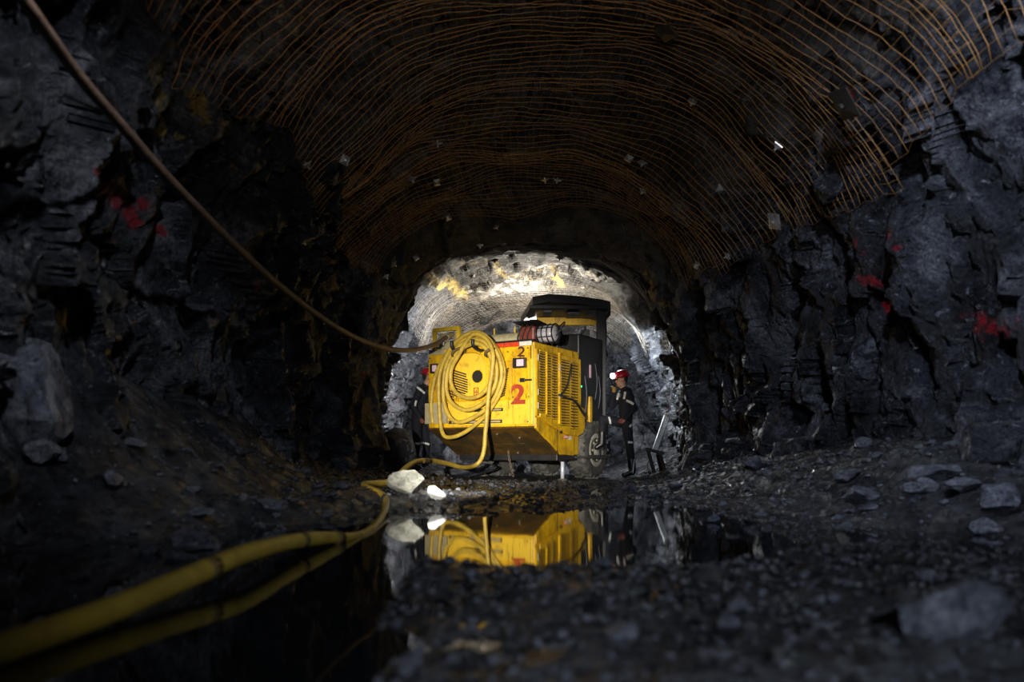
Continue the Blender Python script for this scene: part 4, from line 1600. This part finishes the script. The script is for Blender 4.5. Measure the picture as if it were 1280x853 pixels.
    for k in range(n):
        k2 = (k + 1) % n
        for i in range(4):
            fs_.append((k * 4 + i, k2 * 4 + i, k2 * 4 + (i + 1) % 4, k * 4 + (i + 1) % 4))
    br.add(vs_, fs_).build('brim', 'helmet_red', hel, True)
    lc = top + (hf * .135 + u * .045) * k_
    MB().cyl(lc - hf * .03 * k_, lc + hf * .02 * k_, .028 * k_, .034 * k_, 14).build('cap_lamp', 'rig_black', hel)
    if lampon:
        lm = MB()
        ellipsoid(lm, tuple(lc + hf * .022 * k_), (.042 * k_, .042 * k_, .042 * k_), 14)
        lm.build('lamp_glass', 'cap_lamp_lit', hel, True)
    # reflective tape pressed on the clothes
    co2 = [tuple(v.co + root.location) for v in bm_.vertices]
    bvh = BVHTree.FromPolygons(co2, [tuple(p.vertices) for p in bm_.polygons])
    for path_px, wpx in strips:
        pp = catmull([(a, b, 0) for a, b in path_px], 6)
        vs_, fs_ = [], []
        for i, c in enumerate(pp):
            t = pp[min(i + 1, len(pp) - 1)] - pp[max(i - 1, 0)]
            t = t / (np.linalg.norm(t) + 1e-9)
            nn = np.array([-t[1], t[0]])
            row = []
            for sg in (-1, 0, 1):
                a, b = c[0] + nn[0] * sg * wpx / 2, c[1] + nn[1] * sg * wpx / 2
                d = Vector(((a - 640) / FPX, 1, (HZ - b) / FPX)).normalized()
                h = bvh.ray_cast(CAM, d)
                row.append((h[0] + h[1] * .005 - root.location) if h[0] is not None else None)
            if all(r is not None for r in row):
                vs_.append(row)
        if len(vs_) < 2:
            continue
        flat = [v for r in vs_ for v in r]
        for i in range(len(vs_) - 1):
            for k in (0, 1):
                fs_.append((i * 3 + k, i * 3 + k + 1, i * 3 + k + 4, i * 3 + k + 3))
        sp = MB().add(flat, fs_).build('reflective_tape', 'tape_silver', root, True)
        sp.modifiers.new('solid', 'SOLIDIFY').thickness = .004
    return root


YM = 14.2
om = P(782, 600, YM)
om.z = gz1(om.x, om.y) - .0
JM = dict(pelvis=(0, 0, .95), waist=(-.01, 0, 1.13), chest=(-.015, 0, 1.32), neck=(.03, 0, 1.47), head=(.065, 0, 1.56), face=(1, -.12, -.12),
          shl=(-.01, -.17, 1.40), ell=(-.10, -.25, 1.13), wrl=(.03, -.23, .96), hdl=(.55, .1, -.5),
          shr=(.03, .17, 1.40), elr=(.20, .20, 1.20), wrr=(.19, .06, 1.40), hdr=(-.1, -.25, 1.0),
          hipl=(-.0, -.085, .90), knl=(-.055, -.095, .50), anl=(-.10, -.10, .10), tol=(.04, -.12, .045),
          hipr=(.02, .085, .91), knr=(.37, .09, .97), anr=(.38, .10, .56), tor=(.47, .10, .50))
ZM = dict(jacket='navy_cloth', trouser='navy_cloth', boot='boot_rubber', skin='skin', handl='bare_hand', handr='glove')
person('worker in dark overalls and red helmet with lit lamp, one foot on the rig', om, (-1, 0, 0), (0, 1, 0), JM, 1.07, ZM,
       [([(774, 492), (772.5, 496), (771.3, 500)], 2.6), ([(781.5, 490), (780.8, 495), (780, 499)], 2.6), ([(783, 501), (788, 503), (792, 506)], 3.0),
        ([(793, 525), (790, 530), (787, 534)], 2.4), ([(759, 518), (762, 524), (763.5, 533)], 2.4), ([(785, 553), (791, 553.5)], 2.6), ([(793, 572), (791, 592)], 1.0)], lampon=True)
YL = 14.75
ol = P(523, 598, YL)
ol.z = gz1(ol.x, ol.y)
JL = dict(pelvis=(0, 0, .93), waist=(.02, 0, 1.10), chest=(.06, 0, 1.30), neck=(.12, 0, 1.45), head=(.17, 0, 1.53), face=(1, 0, -.2),
          shl=(.05, -.17, 1.38), ell=(-.06, -.25, 1.10), wrl=(.06, -.26, .90), hdl=(.5, 0, -.8),
          shr=(.08, .17, 1.38), elr=(.25, .22, 1.15), wrr=(.45, .16, 1.20),
          hipl=(-.02, -.09, .88), knl=(-.01, -.10, .48), anl=(-.07, -.10, .10), tol=(.08, -.12, .045),
          hipr=(.04, .09, .88), knr=(.13, .10, .48), anr=(.10, .10, .10), tor=(.25, .10, .045))
person('worker in dark overalls half hidden behind the left end of the rig', ol, (1, 0, 0), (0, 1, 0), JL, 1.10, ZM,
       [([(521, 484), (525, 487), (531, 492)], 2.6), ([(520.5, 501), (519.5, 504), (519, 508)], 2.4), ([(519, 554.5), (524, 555), (530, 554)], 2.4), ([(531, 554), (538, 556.5), (545, 558.5)], 2.4)])

# ------------------------------------------------------------------ bars leaning on the right wall, dark stand
for k, (dx, lab) in enumerate(((0.0, 'white scaling bar leaning on the right wall, nearest the worker'), (3.2, 'white scaling bar leaning on the right wall, middle of three'), (6.2, 'white scaling bar leaning on the right wall, farthest from the worker'))):
    h, n = rock_hit(833 + dx * .5, 517 + k * .8)
    Yt = min(h.y - .04, 14.6)
    tp = P(832 + dx * .7, 516.5 + k * .9, Yt)
    bt = P(805 + dx * .8, 590, min(Yt - .15, 13.9))
    bt.z = gz1(bt.x, bt.y) - .01
    r = empty('scaling_bar', bt)
    tag(r, lab, 'bar', 'scaling bars on the right wall')
    d = (tp - bt)
    MB().cyl((0, 0, .0), tuple(d * .955), .017, .017, 10).build('shaft', 'bar_white', r, True)
    MB().cyl(tuple(d * .955), tuple(d), .019, .008, 8).build('tip', 'rig_pale_dirt', r)
    MB().cyl((0, 0, -.01), tuple(d * .05), .02, .02, 8).build('grip', 'rig_black', r)
sd = P(822, 598, 13.3)
sd.z = gz1(sd.x, sd.y)
st = empty('metal_stand', sd)
tag(st, 'low dark metal stand at the foot of the white bars', 'stand')
MB().bar((-.17, 0, .42), (-.05, .02, 0), .05, .05).build('leg', 'stand_dark', st)
MB().bar((.02, .1, .32), (.10, .16, 0), .045, .045).build('leg', 'stand_dark', st)
MB().bar((.02, -.1, .32), (.10, -.16, 0), .045, .045).build('leg', 'stand_dark', st)
MB().bar((-.19, -.02, .40), (.10, 0, .33), .07, .05).build('top_rail', 'stand_dark', st)
MB().bar((.02, -.14, .33), (.02, .14, .33), .05, .05).build('cross_bar', 'stand_dark', st)

# ------------------------------------------------------------------ stones


def stone_mesh(seed, sub=3, cuts=11, flat=1.0):
    r = random.Random(seed)
    bm = bmesh.new()
    bmesh.ops.create_icosphere(bm, subdivisions=sub, radius=1.0)
    pl = []
    for k in range(cuts):
        n = Vector((r.gauss(0, 1), r.gauss(0, 1), r.gauss(0, 1))).normalized()
        pl.append((n, r.uniform(.45, .85)))
    for v in bm.verts:
        for n, d in pl:
            e = v.co.dot(n) - d
            if e > 0:
                v.co -= n * e
    if sub >= 3:
        co = np.array([v.co for v in bm.verts])
        dd = .05 * fbm(co * 2.5 + seed, 3, seed) + .03 * facet(co + seed, .4, seed + 3)
        for v, d in zip(bm.verts, dd):
            v.co *= 1 + d
    zs = [v.co for v in bm.verts]
    mn = Vector((min(v.x for v in zs), min(v.y for v in zs), min(v.z for v in zs)))
    mxv = Vector((max(v.x for v in zs), max(v.y for v in zs), max(v.z for v in zs)))
    for v in bm.verts:   # unit width / depth / height, base at z=0
        v.co = Vector(((v.co.x - (mn.x + mxv.x) / 2) / (mxv.x - mn.x), (v.co.y - (mn.y + mxv.y) / 2) / (mxv.y - mn.y), (v.co.z - mn.z) / (mxv.z - mn.z)))
    me = bpy.data.meshes.new('stone')
    bm.to_mesh(me)
    bm.free()
    return me


def boulder(name, px, pybase, wpx, hpx, material, label, seed, depth=.8, Yf=None, spin=0.0, roll=0.0, sink=.12):
    if Yf is None:
        h = ground_hit(px, pybase)
        Yq = h.y
    else:
        Yq = Yf
    w, hh = wpx * Yq / FPX, hpx * Yq / FPX / (1 - sink)
    c = P(px, pybase, Yq)
    y = Yq + w * depth * .35
    z = (gz1(c.x, y) if Yf is None else c.z) - hh * sink
    me = stone_mesh(seed)
    o = link_mesh(name, me, material, smooth=False)
    o.location = (c.x, y, z)
    o.scale = (w, w * depth, hh)
    o.rotation_euler = (0, roll, spin)
    tag(o, label, 'rock', kind='thing')
    return o


boulder('boulder', 506, 618, 50, 29, M_PALE, 'pale grey boulder beside the yellow hose at the far edge of the puddle', 3)
boulder('white_rock', 546, 626.5, 23, 17, M_WHITE, 'bright white stone in the pool of light right of the pale boulder', 12)
boulder('rubble_rock', 424, 587, 30, 17, M_STONE, 'bluish grey rock at the foot of the left wall, largest there', 21, spin=.3, roll=.25)
boulder('rubble_rock', 388, 569, 24, 13, M_STONE, 'dark rock above the bluish rock at the foot of the left wall', 22, roll=-.2)
boulder('rock_slab', 1176, 606, 66, 22, M_STONE, 'broad flat pale grey slab lying on the rubble by the right wall', 31, depth=.7, roll=-.15)
boulder('rubble_rock', 1084, 630, 46, 20, M_STONE, 'angular grey rock at the right shore of the puddle', 32, roll=.1)
boulder('rubble_rock', 1264, 645, 56, 36, M_STONE, 'large rounded grey rock at the right edge of the picture', 33)
boulder('rubble_rock', 1212, 618, 48, 18, M_STONE, 'grey rock between the broad flat slab and the right edge', 34)
boulder('rock_slab', 1068, 600, 36, 15, M_STONE, 'thin tilted slab on the rubble left of the broad flat slab', 35, roll=-.35)
boulder('rubble_rock', 1148, 621, 32, 13, M_STONE, 'small grey rock below the broad flat slab', 36)
boulder('rubble_rock', 945, 588, 26, 18, M_STONE, 'dark rock at the foot of the right wall near the lit opening', 37)
boulder('rubble_rock', 1240, 668, 40, 18, M_STONE, 'grey rock at the waterline below the large rounded rock', 38)
boulder('foreground_boulder', 1222, 822, 150, 92, M_STONE, 'blurred grey boulder in the lower right foreground', 41, Yf=1.85, depth=.7, spin=.3, sink=.1)
boulder('rubble_rock', 893, 654, 18, 12, M_STONE, 'small grey rock standing in the puddle right of the reflections', 42, Yf=5.4)
boulder('rubble_rock', 1055, 683, 18, 15, M_PALE, 'small pale glinting stone on the near shore of the puddle', 43)
boulder('rubble_rock', 44, 588, 44, 30, M_STONE, 'cracked blue grey rock at the foot of the left talus slope', 51)
boulder('rubble_rock', 74, 582, 18, 14, M_STONE, 'small bright edged rock right of the cracked rock at far left', 52)
boulder('jutting_block', 20, 566, 92, 150, M_STONE, 'large pale block jutting from the left wall at the picture edge', 53, Yf=4.35, depth=.9, sink=.05)
boulder('rubble_rock', 247, 650, 34, 12, M_STONE, 'flat blue grey stone at the waterline left of the hose', 54)
boulder('rubble_rock', 240, 616, 22, 9, M_STONE, 'flat stone on the shore above the waterline stones at left', 55)
boulder('rubble_rock', 182, 694, 30, 16, M_STONE, 'pale blue stone in the water left of the hose, upright one', 56, Yf=3.75)
boulder('rubble_rock', 216, 703, 34, 11, M_STONE, 'flat pale blue stone in the water left of the hose', 57, Yf=3.5)
boulder('rubble_rock', 92, 727, 36, 10, M_STONE, 'flat stone in the water at far left', 58, Yf=3.0)
boulder('rubble_rock', 240, 686, 60, 24, M_STONE, 'dark low rock in the water just behind the hose', 59, Yf=3.9, depth=.5)
boulder('rubble_rock', 330, 640, 40, 14, M_STONE, 'dark broad stone on the left shore near the hose bend', 60)
boulder('muck_rock', 575, 598, 92, 20, M_STONE, 'long heap of grey rock under the left end of the rig', 61, Yf=14.3, depth=.5, sink=.1)
boulder('muck_rock', 541, 597, 40, 14, M_STONE, 'grey rock beside the boots of the half hidden worker', 62, Yf=14.1, depth=.6, sink=.1)
boulder('muck_rock', 566, 566, 26, 40, M_STONE, 'upright grey rock behind the hanging hose under the rig', 63, Yf=16.3, depth=.7, sink=.05).location.z = .05
for k, (px, w, h) in enumerate(((655, 20, 25), (672, 18, 24), (689, 20, 25), (704, 16, 24))):
    boulder('muck_rock', px, 598, w, h, M_STONE, ['grey rock seen under the rig, left of four in a row', 'grey rock seen under the rig, second from left of four',
                                                  'grey rock seen under the rig, third from left of four', 'grey rock seen under the rig behind the right jack'][k], 70 + k, Yf=18.3, sink=.05)
boulder('outcrop_rock', 492, 594, 56, 60, M_ROCK, 'dark rock outcrop at the left foot of the lit opening', 81, Yf=13.2, depth=.6, sink=.05)

# ordinary stones: individuals of shared shapes
protos = [stone_mesh(200 + k, 2, 9) for k in range(8)]
for me in protos:
    me.materials.append(M_STONE)


def free_ok(x, y, r):
    # keep clear of the hose run
    for q in run_xy:
        if (q[0] - x) ** 2 + (q[1] - y) ** 2 < (r + .06) ** 2:
            return False
    return True


run_xy = [(s[0], s[1]) for s in sm[n_coil * 7:]]
ZONES = [
    ('loose stone in the blurred gravel of the near bank', 'stones of the near bank', 60, lambda: (rng.uniform(-.35, 2.4), rng.uniform(1.55, 3.9)), (.025, .065)),
    ('loose stone on the dark shore by the left wall', 'stones of the left shore', 45, lambda: (rng.uniform(-2.6, -1.0), rng.uniform(4.6, 8.5)), (.04, .12)),
    ('loose stone in the rubble along the right wall', 'stones of the right shore', 60, lambda: (rng.uniform(1.4, 3.4), rng.uniform(4.6, 11.5)), (.05, .15)),
    ('loose stone on the bank between puddle and rig', 'stones of the far bank', 40, lambda: (rng.uniform(-1.2, 2.4), rng.uniform(6.3, 12.6)), (.03, .085)),
]
ONES = 'zeroth first second third fourth fifth sixth seventh eighth ninth tenth eleventh twelfth thirteenth fourteenth fifteenth sixteenth seventeenth eighteenth nineteenth'.split()
TENS = {2: ('twentieth', 'twenty'), 3: ('thirtieth', 'thirty'), 4: ('fortieth', 'forty'), 5: ('fiftieth', 'fifty'), 6: ('sixtieth', 'sixty')}


def ordinal(n):
    if n < 20:
        return ONES[n]
    return TENS[n // 10][0] if n % 10 == 0 else TENS[n // 10][1] + '-' + ONES[n % 10]


for lab, grp, n, pos, (lo, hi) in ZONES:
    c = 0
    tries = 0
    made = []
    while c < n and tries < 2000:
        tries += 1
        x, y = pos()
        r = lo + (hi - lo) * rng.random() ** 2.2
        z = gz1(x, y)
        px = 640 + x / y * FPX
        if z < -.045 or px < 8 or px > 1272 or not free_ok(x, y, r):
            continue
        xl, xr, zc, pw = [float(v) for v in params(y)]
        if x < xl + .25 or x > xr - .25:
            continue
        o = bpy.data.objects.new('stone', protos[rng.randrange(8)])
        COL.objects.link(o)
        o.scale = (r * rng.uniform(.8, 1.5), r * rng.uniform(.8, 1.3), r * rng.uniform(.45, .9))
        o.rotation_euler = (rng.uniform(-.25, .25), rng.uniform(-.25, .25), rng.uniform(0, 6.28))
        o.location = (x, y, z - r * .12)
        made.append((px, o))
        c += 1
    made.sort(key=lambda q: q[0])
    for i, (px, o) in enumerate(made):
        tag(o, lab + ', ' + ordinal(i + 1) + ' from the left', 'stone', grp)

# gravel: uncountable, one object
ico_v, ico_f = [], []
_b = bmesh.new()
bmesh.ops.create_icosphere(_b, subdivisions=1, radius=1.0)
_b.verts.ensure_lookup_table()
base_v = np.array([v.co for v in _b.verts])
base_f = np.array([[v.index for v in f.verts] for f in _b.faces])
_b.free()
NG = 22000
gy = 1.3 + 11.5 * nrg.random(NG) ** 1.35
gxs = nrg.uniform(-3.0, 3.6, NG)
nn = nrg.random(NG)
near = nn < .42
gy[near] = nrg.uniform(1.3, 4.2, near.sum())
gxs[near] = nrg.uniform(-.8, 2.9, near.sum())
gzv = ground(gxs, gy)
pr = params(gy)
ok = (gzv > -.035) & (gxs > pr[0] + .1) & (gxs < pr[1] - .1)
gxs, gy, gzv = gxs[ok], gy[ok], gzv[ok]
sz = (.0035 + .017 * nrg.random(len(gy)) ** 3.0) * (.45 + .14 * gy)
V, F = [], []
for i in range(len(gy)):
    jit = 1 + .35 * (nrg.random((len(base_v), 1)) - .5)
    sc = np.array([nrg.uniform(.7, 1.5), nrg.uniform(.7, 1.3), nrg.uniform(.5, 1.0)]) * sz[i]
    a = nrg.uniform(0, 6.28)
    R = np.array([[math.cos(a), -math.sin(a), 0], [math.sin(a), math.cos(a), 0], [0, 0, 1]])
    V.append((base_v * jit * sc) @ R.T + np.array([gxs[i], gy[i], gzv[i] + sz[i] * .25]))
    F.append(base_f + i * len(base_v))
go = link_mesh('gravel', np_mesh('gravel', np.concatenate(V), np.concatenate(F)), M_GRAVEL)
tag(go, 'fine wet black gravel spread over the tunnel floor', 'gravel', kind='stuff')
